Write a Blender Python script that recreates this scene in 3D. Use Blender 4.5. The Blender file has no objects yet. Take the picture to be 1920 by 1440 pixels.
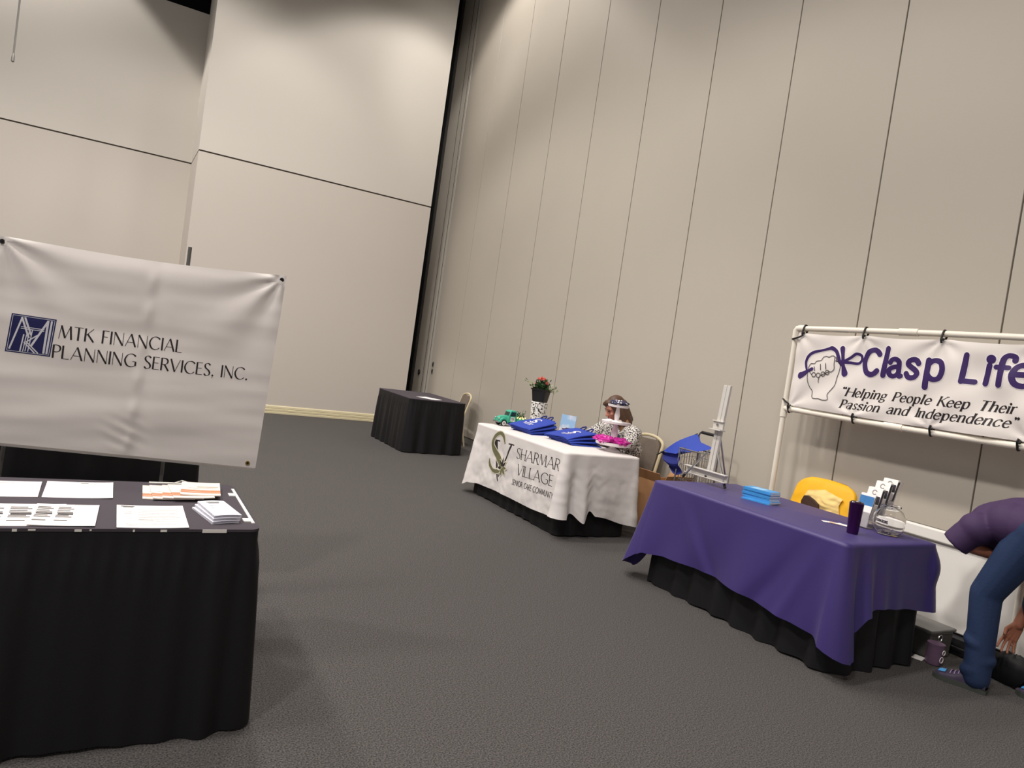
import bpy, math, random
from mathutils import Vector, Matrix, noise
random.seed(7)
C = bpy.context.scene.collection
SC = bpy.context.scene
PI = math.pi

# ---------------------------------------------------------------- camera
cam = bpy.data.cameras.new('camera'); co = bpy.data.objects.new('camera', cam); C.objects.link(co)
cam.sensor_width = 36.0; cam.lens = 36.0 * 1336.52 / 1920.0; cam.clip_start = 0.05
CR, CU, CF = (0.8644364, -0.4820953, 0.142597), (-0.1060055, 0.1024766, 0.989071), (0.4914393, 0.870105, -0.0374797)
co.matrix_world = Matrix(((CR[0], CU[0], -CF[0], 0), (CR[1], CU[1], -CF[1], 0), (CR[2], CU[2], -CF[2], 1.499), (0, 0, 0, 1)))
SC.camera = co

# ---------------------------------------------------------------- light, exposure
SC.view_settings.view_transform = 'Standard'; SC.view_settings.look = 'None'
SC.view_settings.gamma = 1.0; SC.view_settings.use_curve_mapping = False
SC.view_settings.exposure = 0.0
w = bpy.data.worlds.new('hall'); SC.world = w; w.use_nodes = True
w.node_tree.nodes['Background'].inputs[0].default_value = (1.0, 0.955, 0.92, 1)
w.node_tree.nodes['Background'].inputs[1].default_value = 0.42
def spot_lamp(x, y, z, watt, half, blend=0.18, size=0.14, col=(1.0, 0.945, 0.885), aim=None):
    l = bpy.data.lights.new('ceiling_or_fill_spot', 'SPOT'); l.energy = watt; l.color = col
    l.spot_size = math.radians(2 * half); l.spot_blend = blend; l.shadow_soft_size = size
    o = bpy.data.objects.new('ceiling_or_fill_spot', l); C.objects.link(o); o.location = (x, y, z)
    if aim: o.rotation_euler = (Vector(aim) - Vector((x, y, z))).to_track_quat('-Z', 'Y').to_euler()
    return o
for lx, ly, lw in ((0.1, 3.2, 830), (0.1, 6.6, 760), (-3.6, 3.0, 650), (-3.6, 7.0, 900), (0.1, -0.6, 460), (-3.6, -1.0, 1300)):
    spot_lamp(lx, ly, 8.7, lw, 61, .32, .35)
spot_lamp(0.3, 9.4, 8.7, 560, 55, .3, .3)
spot_lamp(2.5, 6.4, 8.7, 210, 61, .6, .4)  # added fill, no known fixture: brightens the partition and jamb
spot_lamp(2.9, 9.0, 8.7, 300, 60, .5, .4)  # another added fill beside it, for the far part of the partition
spot_lamp(3.9, 10.2, 8.7, 350, 51, .22, .2)
spot_lamp(3.0, 7.5, 8.7, 400, 17, .7, .3, aim=(5.166, 12.75, 5.6))  # tilted spot added only to lift the jamb and partition corner
spot_lamp(-2.4, 12.4, 8.7, 760, 47, .10, .1)

# ---------------------------------------------------------------- materials
MATS = {}
def mat(name, col, rough=0.6, metal=0.0, var=0.0, vscale=8.0, bump=0.0, bscale=60.0, spec=0.5, trans=0.0, ior=1.45, emit=None, sheen=0.0):
    if name in MATS: return MATS[name]
    m = bpy.data.materials.new(name); m.use_nodes = True; nt = m.node_tree; b = nt.nodes['Principled BSDF']
    lin = tuple(((c / 255) / 12.92 if c / 255 <= .04045 else ((c / 255 + .055) / 1.055) ** 2.4) for c in col) + (1,)
    b.inputs['Base Color'].default_value = lin; b.inputs['Roughness'].default_value = rough; b.inputs['Metallic'].default_value = metal
    b.inputs['Specular IOR Level'].default_value = spec; b.inputs['Transmission Weight'].default_value = trans; b.inputs['IOR'].default_value = ior
    b.inputs['Sheen Weight'].default_value = sheen
    if emit: b.inputs['Emission Color'].default_value = lin; b.inputs['Emission Strength'].default_value = emit
    tc = nt.nodes.new('ShaderNodeTexCoord')
    if var:
        n = nt.nodes.new('ShaderNodeTexNoise'); n.inputs['Scale'].default_value = vscale; n.inputs['Detail'].default_value = 4
        nt.links.new(tc.outputs['Object'], n.inputs['Vector'])
        mx = nt.nodes.new('ShaderNodeMixRGB'); mx.blend_type = 'MIX'
        mx.inputs[1].default_value = tuple(c * (1 - var) for c in lin[:3]) + (1,); mx.inputs[2].default_value = tuple(min(1, c * (1 + var)) for c in lin[:3]) + (1,)
        nt.links.new(n.outputs['Fac'], mx.inputs[0]); nt.links.new(mx.outputs[0], b.inputs['Base Color'])
    if bump:
        n2 = nt.nodes.new('ShaderNodeTexNoise'); n2.inputs['Scale'].default_value = bscale; n2.inputs['Detail'].default_value = 3
        nt.links.new(tc.outputs['Object'], n2.inputs['Vector'])
        bp = nt.nodes.new('ShaderNodeBump'); bp.inputs['Strength'].default_value = bump; bp.inputs['Distance'].default_value = 0.01
        nt.links.new(n2.outputs['Fac'], bp.inputs['Height']); nt.links.new(bp.outputs['Normal'], b.inputs['Normal'])
    MATS[name] = m; return m
def speckle(name, c1, c2, scale, lo=0.45, hi=0.55, rough=0.8, tex='NOISE', detail=4.0, bump=0.0):
    """two colours mixed by a procedural texture threshold"""
    if name in MATS: return MATS[name]
    m = mat(name, c1, rough); nt = m.node_tree; b = nt.nodes['Principled BSDF']
    tc = nt.nodes.new('ShaderNodeTexCoord')
    if tex == 'NOISE':
        n = nt.nodes.new('ShaderNodeTexNoise'); n.inputs['Scale'].default_value = scale; n.inputs['Detail'].default_value = detail; out = n.outputs['Fac']
    else:
        n = nt.nodes.new('ShaderNodeTexVoronoi'); n.inputs['Scale'].default_value = scale; n.feature = 'DISTANCE_TO_EDGE' if tex == 'EDGE' else 'F1'; out = n.outputs['Distance']
    nt.links.new(tc.outputs['Object'], n.inputs['Vector'])
    r = nt.nodes.new('ShaderNodeValToRGB'); r.color_ramp.elements[0].position = lo; r.color_ramp.elements[1].position = hi
    f = lambda col: tuple(((c / 255) / 12.92 if c / 255 <= .04045 else ((c / 255 + .055) / 1.055) ** 2.4) for c in col) + (1,)
    r.color_ramp.elements[0].color = f(c1); r.color_ramp.elements[1].color = f(c2)
    nt.links.new(out, r.inputs[0]); nt.links.new(r.outputs[0], b.inputs['Base Color'])
    if bump:
        bp = nt.nodes.new('ShaderNodeBump'); bp.inputs['Strength'].default_value = bump; bp.inputs['Distance'].default_value = 0.006
        nt.links.new(out, bp.inputs['Height']); nt.links.new(bp.outputs['Normal'], b.inputs['Normal'])
    return m
M_wall = mat('wall_paint', (211, 205, 196), 0.75, var=0.03, vscale=0.7, bump=0.04, bscale=220)
M_wall_low = mat('wall_paint_lower', (207, 199, 190), 0.75, var=0.02, vscale=0.7, bump=0.04, bscale=220)
M_panel = mat('panel_vinyl', (186, 178, 166), 0.55, var=0.05, vscale=0.9, bump=0.05, bscale=260)
M_jamb = mat('jamb_vinyl', (200, 194, 184), 0.5, var=0.02, vscale=1)
M_void = mat('void_black', (9, 9, 11), 0.9)
M_gap = mat('seam_dark', (70, 60, 52), 0.8)
M_alu = mat('aluminium_trim', (150, 148, 145), 0.4, metal=0.6)
M_base = mat('baseboard_cream', (226, 214, 178), 0.4, var=0.03, vscale=4)
M_carpet = speckle('carpet_loop', (38, 36, 36), (103, 99, 97), 150, 0.33, 0.72, 0.95, detail=6, bump=0.5)
M_blackcloth = mat('black_skirt_cloth', (18, 17, 20), 0.6, var=0.15, vscale=5, bump=0.05, bscale=300, spec=0.4)
M_topcloth = mat('table_cover_charcoal', (66, 59, 67), 0.85, var=0.08, vscale=9, bump=0.05, bscale=400)
M_white = mat('white_cloth', (222, 216, 214), 0.8, var=0.02, vscale=6, bump=0.05, bscale=40)
M_purple = mat('purple_cloth', (56, 42, 108), 0.5, var=0.05, vscale=5, bump=0.05, bscale=300, spec=0.6, sheen=0.08)
M_vinyl = mat('banner_vinyl', (226, 219, 215), 0.42, var=0.015, vscale=3, bump=0.03, bscale=18)
M_vinyl_b = mat('banner_vinyl_warm', (232, 224, 218), 0.42, var=0.015, vscale=3, bump=0.03, bscale=18)
M_ink = mat('ink_black', (36, 30, 32), 0.5)
M_navy = mat('logo_navy', (18, 22, 80), 0.5, var=0.05, vscale=20)
M_logo_pale = mat('logo_pale', (208, 206, 214), 0.5)
M_violet = mat('ink_violet', (56, 33, 92), 0.45, var=0.05, vscale=14)
M_halo = mat('ink_halo_white', (240, 234, 234), 0.45)
M_olive = mat('ink_olive', (112, 110, 80), 0.6)
M_cream_ink = mat('ink_cream', (226, 218, 196), 0.6)
M_paper = mat('paper_white', (246, 240, 238), 0.7)
M_grey_ink = mat('ink_grey', (120, 116, 114), 0.7)
M_pale_ink = mat('ink_pale', (205, 198, 194), 0.7)
M_orange_ink = mat('ink_orange', (205, 128, 84), 0.6)
M_tan_ink = mat('ink_tan', (196, 180, 160), 0.6)
M_brass = mat('brass_grommet', (190, 155, 80), 0.3, metal=1.0)
M_steel = mat('steel', (190, 190, 192), 0.28, metal=1.0)
M_dark_metal = mat('dark_metal', (60, 58, 60), 0.45, metal=0.7)
M_pvc = mat('white_pvc', (236, 228, 214), 0.4, var=0.02, vscale=5)
M_rubber = mat('black_rubber', (22, 20, 22), 0.6)
M_beige_frame = mat('beige_chair_frame', (206, 192, 160), 0.4, var=0.03, vscale=5)
M_taupe = mat('taupe_upholstery', (112, 100, 90), 0.85, var=0.1, vscale=40, bump=0.1, bscale=300)
M_grey_plastic = mat('grey_easel_plastic', (205, 200, 194), 0.4, var=0.02, vscale=6)
M_royal = mat('royal_blue_tote', (40, 66, 168), 0.7, var=0.07, vscale=12, bump=0.08, bscale=120)
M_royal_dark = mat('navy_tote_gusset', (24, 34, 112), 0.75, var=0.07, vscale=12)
M_card = mat('cardboard', (178, 132, 92), 0.85, var=0.07, vscale=7)
M_teal = mat('teal_enamel', (72, 176, 146), 0.3, var=0.03, vscale=20)
M_teal_dark = mat('dark_glazing', (40, 58, 58), 0.15)
M_yellow = mat('yellow_jacket', (240, 178, 20), 0.6, var=0.08, vscale=9, bump=0.1, bscale=30)
M_lining = mat('pale_yellow_lining', (236, 204, 132), 0.8, var=0.06, vscale=20, bump=0.2, bscale=25)
M_brownlining = mat('brown_lining', (74, 52, 42), 0.8, var=0.1, vscale=20)
M_skyblue = mat('sky_blue_cover', (72, 156, 222), 0.45, var=0.05, vscale=12)
M_tumbler = mat('violet_metal', (64, 24, 84), 0.25, metal=0.7)
M_glass = mat('clear_plastic', (255, 255, 255), 0.03, trans=1.0, ior=1.3)
M_acrylic = mat('clear_acrylic', (250, 250, 252), 0.05, trans=1.0, ior=1.1)
M_plasticwhite = mat('white_plastic', (232, 228, 222), 0.5, var=0.02, vscale=5)
M_skin = mat('skin_light', (205, 140, 118), 0.5, var=0.05, vscale=20, spec=0.4)
M_skin2 = mat('skin_tan', (168, 108, 84), 0.5, var=0.06, vscale=20, spec=0.4)
M_jeans = mat('blue_jeans', (28, 47, 82), 0.8, var=0.14, vscale=10, bump=0.12, bscale=60)
M_shirt = mat('plum_shirt', (62, 40, 78), 0.75, var=0.08, vscale=7, bump=0.06, bscale=40)
M_leaf = mat('leaf_green', (52, 84, 44), 0.6, var=0.3, vscale=30)
M_leafpale = mat('leaf_variegated', (150, 158, 118), 0.6, var=0.3, vscale=40)
M_coral = mat('coral_petals', (255, 150, 138), 0.6, var=0.12, vscale=30)
M_pot = mat('black_pot', (30, 28, 30), 0.4)
M_plate = mat('white_ceramic', (232, 224, 226), 0.3)
M_magenta = mat('magenta_cellophane', (196, 44, 150), 0.25, var=0.35, vscale=25, bump=0.3, bscale=40)

# ---------------------------------------------------------------- mesh helpers
class MB:
    def __init__(s): s.v = []; s.f = []; s.m = []; s.mi = 0
    def add(s, vs, fs):
        n = len(s.v); s.v += [tuple(v) for v in vs]
        for f in fs: s.f.append([i + n for i in f]); s.m.append(s.mi)
        return s
    def box(s, x0, x1, y0, y1, z0, z1):
        vs = [(x, y, z) for z in (z0, z1) for y in (y0, y1) for x in (x0, x1)]
        return s.add(vs, [(0, 2, 3, 1), (4, 5, 7, 6), (0, 1, 5, 4), (2, 6, 7, 3), (0, 4, 6, 2), (1, 3, 7, 5)])
    def obox(s, c, ax, ay, az):
        c = Vector(c); ax = Vector(ax); ay = Vector(ay); az = Vector(az)
        vs = [c + ax * i + ay * j + az * k for k in (-1, 1) for j in (-1, 1) for i in (-1, 1)]
        return s.add(vs, [(0, 2, 3, 1), (4, 5, 7, 6), (0, 1, 5, 4), (2, 6, 7, 3), (0, 4, 6, 2), (1, 3, 7, 5)])
    def tube(s, pts, r, seg=12, cap=True):
        pts = [Vector(p) for p in pts]; n = len(pts); rs = r if isinstance(r, (list, tuple)) else [r] * n
        vs = []; up = None
        for i, p in enumerate(pts):
            t = (pts[min(i + 1, n - 1)] - pts[max(i - 1, 0)]).normalized()
            if up is None: up = Vector((0, 0, 1)) if abs(t.z) < .9 else Vector((1, 0, 0))
            a = (up - t * up.dot(t)).normalized(); b = t.cross(a); up = a
            vs += [p + (a * math.cos(2 * PI * k / seg) + b * math.sin(2 * PI * k / seg)) * rs[i] for k in range(seg)]
        fs = [(i * seg + k, i * seg + (k + 1) % seg, (i + 1) * seg + (k + 1) % seg, (i + 1) * seg + k) for i in range(n - 1) for k in range(seg)]
        if cap: fs += [tuple(reversed(range(seg))), tuple((n - 1) * seg + k for k in range(seg))]
        return s.add(vs, fs)
    def lathe(s, c, prof, seg=32, cap=True):
        n = len(prof); vs = [(c[0] + r * math.cos(2 * PI * k / seg), c[1] + r * math.sin(2 * PI * k / seg), c[2] + z) for r, z in prof for k in range(seg)]
        fs = [(i * seg + k, i * seg + (k + 1) % seg, (i + 1) * seg + (k + 1) % seg, (i + 1) * seg + k) for i in range(n - 1) for k in range(seg)]
        if cap: fs += [tuple(reversed(range(seg))), tuple((n - 1) * seg + k for k in range(seg))]
        return s.add(vs, fs)
    def grid(s, fn, nu, nv, flip=False):
        vs = [fn(i / nu, j / nv) for j in range(nv + 1) for i in range(nu + 1)]; W = nu + 1
        fs = [(j * W + i, j * W + i + 1, (j + 1) * W + i + 1, (j + 1) * W + i) for j in range(nv) for i in range(nu)]
        if flip: fs = [tuple(reversed(f)) for f in fs]
        return s.add(vs, fs)
    def slab(s, fn, nu, nv, th):
        """a sheet with thickness: fn(u,v) the top, fn minus th (a vector) the underside"""
        th = Vector(th); s.grid(fn, nu, nv); s.grid(lambda u, v: Vector(fn(u, v)) - th, nu, nv, True)
        for e in (lambda t: (t, 0), lambda t: (1, t), lambda t: (1 - t, 1), lambda t: (0, 1 - t)):
            n = nu if e(.5)[1] in (0, 1) else nv
            s.grid(lambda a, b: Vector(fn(*e(a))) - th * (1 - b), n, 1)
        return s
    def ell(s, c, r, seg=16, ring=10, rot=None):
        vs = []
        for j in range(ring + 1):
            a = -PI / 2 + PI * j / ring
            for k in range(seg):
                p = Vector((r[0] * math.cos(a) * math.cos(2 * PI * k / seg), r[1] * math.cos(a) * math.sin(2 * PI * k / seg), r[2] * math.sin(a)))
                if rot: p = rot @ p
                vs.append(Vector(c) + p)
        fs = [(j * seg + k, j * seg + (k + 1) % seg, (j + 1) * seg + (k + 1) % seg, (j + 1) * seg + k) for j in range(ring) for k in range(seg)]
        return s.add(vs, fs)
    def cap(s, a, b, ra, rb, seg=14):
        """tapered capsule"""
        a = Vector(a); b = Vector(b); t = (b - a).normalized(); pts = []; rs = []
        for k in range(5):
            q = PI / 2 * k / 5; pts.append(a - t * ra * math.cos(q)); rs.append(max(ra * math.sin(q), ra * .05))
        pts.append(a); rs.append(ra); pts.append(b); rs.append(rb)
        for k in range(4, -1, -1):
            q = PI / 2 * k / 5; pts.append(b + t * rb * math.cos(q)); rs.append(max(rb * math.sin(q), rb * .05))
        return s.tube(pts, rs, seg)
    def prism(s, poly, ax, ay, az, o):
        """polygon (u,v) extruded: o + u*ax + v*ay, thickness az both ways"""
        o = Vector(o); ax = Vector(ax); ay = Vector(ay); az = Vector(az); n = len(poly)
        vs = [o + ax * u + ay * v - az for u, v in poly] + [o + ax * u + ay * v + az for u, v in poly]
        return s.add(vs, [tuple(reversed(range(n))), tuple(range(n, 2 * n))] + [(i, (i + 1) % n, n + (i + 1) % n, n + i) for i in range(n)])
LOC = {}
def wloc(o):
    v = Vector((0, 0, 0))
    while o: v = v + Vector(LOC.get(o.name, (0, 0, 0))); o = o.parent
    return v
def obj(name, mb, m, parent=None, sharp=35, bevel=0.0, world=True, smooth=True):
    me = bpy.data.meshes.new(name)
    off = wloc(parent) if (parent and world) else Vector((0, 0, 0))
    me.from_pydata([Vector(v) - off for v in mb.v], [], mb.f); me.validate(clean_customdata=False)
    ms = m if isinstance(m, (list, tuple)) else [m]
    for x in ms: me.materials.append(x)
    if len(me.polygons) == len(mb.m): me.polygons.foreach_set('material_index', mb.m)
    if smooth:
        me.polygons.foreach_set('use_smooth', [True] * len(me.polygons)); me.set_sharp_from_angle(angle=math.radians(sharp))
    me.update()
    o = bpy.data.objects.new(name, me); C.objects.link(o)
    if parent: o.parent = parent
    if bevel:
        b = o.modifiers.new('edge', 'BEVEL'); b.width = bevel; b.segments = 2; b.limit_method = 'ANGLE'; b.angle_limit = math.radians(40)
    return o
def tag(o, label, cat, group=None):
    o['label'] = label; o['category'] = cat
    if group: o['group'] = group
    return o
def thing(name, label, cat, loc, group=None, rz=0.0):
    o = bpy.data.objects.new(name, None); C.objects.link(o); o.location = loc; o.rotation_euler = (0, 0, rz); o.empty_display_size = .1
    LOC[o.name] = tuple(loc); return tag(o, label, cat, group)
def struct(name, mb, m, **k):
    o = obj(name, mb, m, **k); o['kind'] = 'structure'; return o
def remesh(o, vox, sm=3):
    r = o.modifiers.new('skin', 'REMESH'); r.mode = 'VOXEL'; r.voxel_size = vox; r.use_smooth_shade = True
    if sm: s = o.modifiers.new('soft', 'SMOOTH'); s.factor = 0.5; s.iterations = sm
    return o
def lerp(a, b, t): return a + (b - a) * t
def interp(tab, x):
    if x <= tab[0][0]: return tab[0][1]
    for (a, va), (b, vb) in zip(tab, tab[1:]):
        if x <= b:
            t = (x - a) / (b - a); t = t * t * (3 - 2 * t); return va + (vb - va) * t
    return tab[-1][1]
def spline(pts, n=6, closed=False):
    P = [Vector(p) for p in pts]; out = []; N = len(P)
    rng = range(N if closed else N - 1)
    for i in rng:
        if closed: a, b, c, d = P[i - 1], P[i], P[(i + 1) % N], P[(i + 2) % N]
        else: a, b, c, d = P[max(i - 1, 0)], P[i], P[i + 1], P[min(i + 2, N - 1)]
        for k in range(n):
            t = k / n; out.append(0.5 * ((2 * b) + (c - a) * t + (2 * a - 5 * b + 4 * c - d) * t * t + (3 * b - a - 3 * c + d) * t ** 3))
    if not closed: out.append(P[-1])
    return out
def copy_tree(o, parent=None):
    c = o.copy(); C.objects.link(c); c.parent = parent
    for ch in [x for x in o.children]: copy_tree(ch, c)
    return c

# rounded-rectangle walk round a table: side x0 from y1 to y0, side y0, side x1, side y1
def walk(x0, x1, y0, y1, r, step=0.012):
    out = []; s = 0
    segs = [((x0, y1 - r), (x0, y0 + r), (-1, 0)), ((x0 + r, y0), (x1 - r, y0), (0, -1)), ((x1, y0 + r), (x1, y1 - r), (1, 0)), ((x1 - r, y1), (x0 + r, y1), (0, 1))]
    arcs = [((x0 + r, y0 + r), PI, 1.5 * PI), ((x1 - r, y0 + r), 1.5 * PI, 2 * PI), ((x1 - r, y1 - r), 0, .5 * PI), ((x0 + r, y1 - r), .5 * PI, PI)]
    for (a, b, n), (c, t0, t1) in zip(segs, arcs):
        L = math.hypot(b[0] - a[0], b[1] - a[1]); k = max(2, int(L / step))
        for i in range(k): t = i / k; out.append((lerp(a[0], b[0], t), lerp(a[1], b[1], t), n[0], n[1], s + L * t))
        s += L; al = r * PI / 2; k = max(4, int(al / step))
        for i in range(k): q = lerp(t0, t1, i / k); out.append((c[0] + r * math.cos(q), c[1] + r * math.sin(q), math.cos(q), math.sin(q), s + al * i / k))
        s += al
    return out, s
def drape(P, ztop, drop, out, nv=14, roll=0.015):
    """cloth: flat top over the walk P, hanging drop(s), pushed out by out(s,v)"""
    mb = MB(); n = len(P); vs = []
    rows = [(0, 0, -roll)] + [(0, None, 0)] + [(j / nv, None, None) for j in range(1, nv + 1)]
    for (v, z, o) in rows:
        for (x, y, nx, ny, s) in P:
            if o == -roll: vs.append((x - nx * roll, y - ny * roll, ztop))
            else:
                q = out(s, v); dz = roll * .5 + (drop(s) - roll * .5) * v if v > 0 else roll * .4
                vs.append((x + nx * q, y + ny * q, ztop - dz))
    R = len(rows)
    fs = [(j * n + k, (j + 1) * n + k, (j + 1) * n + (k + 1) % n, j * n + (k + 1) % n) for j in range(R - 1) for k in range(n)]
    mb.add(vs, fs + [tuple(range(n))]); return mb
def pleats(seed, pitch=0.11, amp=0.02, jitter=0.5):
    rnd = random.Random(seed); ks = [(rnd.uniform(.75, 1.3), rnd.uniform(0, 6.28), rnd.uniform(.3, 1)) for _ in range(6)]
    def f(s, v):
        q = sum(a * math.sin(2 * PI * s / (pitch * k) + ph) for k, ph, a in ks[:3]) / 1.6
        fine = math.sin(2 * PI * s / (pitch * .33) + ks[4][1]) * max(0, 1 - v * 3)
        band = min(1, max(0, (v - .05) / .1))
        return .006 + amp * band * ((q * .6 + .45) * (v ** .6) + .18 * fine) + .014 * v
    return f
def skirted_table(name, label, x0, x1, y0, y1, z, seed, cover=None, pitch=.12, amp=.022, z0=.008, inset=.0):
    t = thing(name, label, 'table', ((x0 + x1) / 2, (y0 + y1) / 2, 0))
    obj('tabletop', MB().box(x0 + .015, x1 - .015, y0 + .015, y1 - .015, z - .035, z - .006), M_plasticwhite, t)
    P, L = walk(x0, x1, y0, y1, .03)
    pl = pleats(seed, pitch, amp)
    mb = MB(); n = len(P); nv = 16; vs = []
    for j in range(nv + 1):
        v = j / nv
        for (x, y, nx, ny, s) in P:
            q = pl(s, v); vs.append((x + nx * q, y + ny * q, lerp(z - .004, z0 + .006 * math.sin(s * 9 + seed), v)))
    mb.add(vs, [(j * n + k, (j + 1) * n + k, (j + 1) * n + (k + 1) % n, j * n + (k + 1) % n) for j in range(nv) for k in range(n)])
    obj('skirt', mb, M_blackcloth, t, sharp=180)
    if cover:
        P2, L2 = walk(x0, x1, y0, y1, .03, .03)
        mb = MB(); n = len(P2)
        mb.add([(x + nx * .008, y + ny * .008, z - .012) for x, y, nx, ny, s in P2] + [(x + nx * .008, y + ny * .008, z - .002) for x, y, nx, ny, s in P2] + [(x, y, z) for x, y, nx, ny, s in P2],
               [(j * n + k, j * n + (k + 1) % n, (j + 1) * n + (k + 1) % n, (j + 1) * n + k) for j in range(2) for k in range(n)] + [tuple(range(2 * n, 3 * n))])
        obj('table_cover', mb, cover, t)
    for lx in (x0 + .12, x1 - .12):
        for ly in (y0 + .12, y1 - .12):
            obj('leg', MB().tube([(lx, ly, 0), (lx, ly, z - .04)], .014), M_dark_metal, t)
    return t
# ---------------------------------------------------------------- hand-drawn lettering
# each glyph: advance, strokes; a stroke is "flags points": ~ smooth curve, ! always thin, # always thick
G = {
 'A': (.78, ['! 0,0 .39,1', '# .39,1 .78,0', '! .14,.34 .64,.34']),
 'C': (.84, ['~ .82,.84 .68,.95 .47,1 .2,.88 .04,.5 .2,.12 .47,0 .68,.05 .82,.17']),
 'E': (.5, ['# .04,0 .04,1', '! .04,.98 .48,.98', '! .04,.53 .42,.53', '! .04,.02 .5,.02']),
 'F': (.46, ['# .04,0 .04,1', '! .04,.98 .47,.98', '! .04,.52 .4,.52']),
 'G': (.9, ['~ .82,.84 .68,.95 .47,1 .2,.88 .04,.5 .2,.12 .47,0 .68,.04 .84,.13', '# .84,.1 .84,.43', '! .6,.43 .84,.43']),
 'H': (.72, ['# .04,0 .04,1', '# .68,0 .68,1', '! .04,.52 .68,.52']),
 'I': (.1, ['# .05,0 .05,1']),
 'K': (.66, ['# .04,0 .04,1', '! .06,.45 .6,1', '# .2,.58 .66,0']),
 'L': (.5, ['# .04,0 .04,1', '! .04,.02 .5,.02']),
 'M': (.92, ['! .02,0 .14,1', '# .14,1 .46,.08', '! .46,.08 .78,1', '# .78,1 .9,0']),
 'N': (.76, ['! .05,0 .05,1', '# .05,1 .71,0', '! .71,0 .71,1']),
 'O': (.94, ['~ .47,1 .2,.88 .04,.5 .2,.12 .47,0 .74,.12 .9,.5 .74,.88 .47,1']),
 'P': (.52, ['# .04,0 .04,1', '~ .04,.98 .3,.98 .48,.86 .48,.62 .3,.48 .04,.47']),
 'R': (.6, ['# .04,0 .04,1', '~ .04,.98 .3,.98 .48,.86 .48,.64 .3,.5 .04,.5', '# .26,.5 .6,0']),
 'S': (.52, ['~ .46,.86 .38,.96 .25,1 .1,.93 .05,.77 .14,.6 .36,.44 .47,.25 .42,.08 .25,0 .12,.03 .03,.14']),
 'T': (.64, ['# .32,0 .32,1', '! 0,.98 .64,.98']),
 'U': (.7, ['~# .05,1 .05,.35 .14,.08 .35,0 .56,.08 .65,.35 .65,1']),
 'V': (.74, ['# 0,1 .37,0', '! .37,0 .74,1']),
 'Y': (.7, ['# 0,1 .35,.48', '! .35,.48 .7,1', '# .35,.5 .35,0']),
 'D': (.78, ['# .04,0 .04,1', '~ .04,.98 .35,.98 .62,.85 .74,.5 .62,.15 .35,.02 .04,.02']),
 'a': (.52, ['~ .06,.53 .13,.65 .27,.68 .4,.6 .42,.45', '# .42,.47 .42,.1', '~ .42,.1 .46,.02 .54,.04', '~ .42,.4 .2,.36 .05,.25 .06,.08 .2,0 .34,.06 .42,.17']),
 'c': (.5, ['~ .46,.52 .4,.64 .27,.68 .12,.6 .04,.34 .12,.08 .27,0 .4,.05 .47,.16']),
 'd': (.56, ['# .47,0 .47,1.02', '~ .47,.5 .38,.64 .27,.68 .12,.6 .04,.33 .12,.07 .26,0 .38,.05 .47,.18']),
 'e': (.5, ['~ .05,.36 .45,.4 .42,.58 .28,.68 .12,.6 .04,.34 .12,.08 .28,0 .4,.05 .47,.15']),
 'f': (.36, ['# .15,0 .15,.75', '~ .15,.72 .18,.92 .28,1.02 .42,.98 .44,.86', '! .02,.6 .32,.6']),
 'g': (.54, ['~ .25,.68 .1,.6 .06,.45 .12,.3 .25,.25 .38,.3 .43,.46 .38,.61 .25,.68', '~ .14,.27 .06,.16 .16,.06 .4,.03 .48,-.1 .38,-.24 .2,-.28 .04,-.2 .05,-.06 .18,.04', '! .4,.62 .54,.66']),
 'h': (.58, ['# .08,0 .08,1.02', '~ .08,.45 .18,.62 .32,.68 .44,.62 .48,.45', '# .48,.47 .48,0']),
 'i': (.22, ['# .1,0 .1,.67', '. .11,.9']),
 'l': (.22, ['# .1,0 .1,1.02']),
 'n': (.58, ['# .08,0 .08,.67', '~ .08,.45 .18,.62 .32,.68 .44,.62 .48,.45', '# .48,.47 .48,0']),
 'o': (.54, ['~ .27,.68 .12,.6 .04,.34 .12,.08 .27,0 .42,.08 .5,.34 .42,.6 .27,.68']),
 'p': (.56, ['# .09,-.3 .09,.67', '~ .09,.5 .18,.64 .3,.68 .44,.6 .5,.35 .44,.08 .3,0 .18,.05 .09,.18']),
 'r': (.42, ['# .08,0 .08,.67', '~ .08,.44 .17,.6 .28,.67 .38,.63']),
 's': (.42, ['~ .37,.55 .3,.65 .2,.68 .09,.62 .06,.5 .15,.4 .3,.29 .37,.17 .31,.04 .2,0 .1,.03 .03,.14']),
 ' ': (.36, []), '.': (.16, ['. .07,.06']), ',': (.18, ['. .08,.06', '! .1,.04 .05,-.14']),
 '(': (.44, ['. .1,.9', '~! .06,.9 .06,.98 .14,1.06', '. .3,.9', '~! .26,.9 .26,.98 .34,1.06']),
 ')': (.44, ['. .1,.98', '~! .14,.98 .14,.9 .06,.82', '. .3,.98', '~! .34,.98 .34,.9 .26,.82']),
}
def ribbon(pts, ws, out, rnd=False):
    """pts polyline, ws width per point -> quads in out"""
    n = len(pts)
    for i in range(n - 1):
        a, b = pts[i], pts[i + 1]; d = (b - a)
        if d.length < 1e-7: continue
        def nrm(j):
            t = Vector((0, 0))
            if j > 0: t += (pts[j] - pts[j - 1]).normalized()
            if j < n - 1: t += (pts[j + 1] - pts[j]).normalized()
            if t.length < 1e-6: t = d
            t.normalize(); return Vector((-t.y, t.x))
        na, nb = nrm(i), nrm(i + 1)
        out.append([a - na * ws[i] / 2, b - nb * ws[i + 1] / 2, b + nb * ws[i + 1] / 2, a + na * ws[i] / 2])
    if rnd:
        for p, wd in ((pts[0], ws[0]), (pts[-1], ws[-1])): disc(p, wd / 2, out)
def disc(p, r, out, n=14): out.append([Vector((p[0] + r * math.cos(2 * PI * k / n), p[1] + r * math.sin(2 * PI * k / n))) for k in range(n)])
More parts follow.
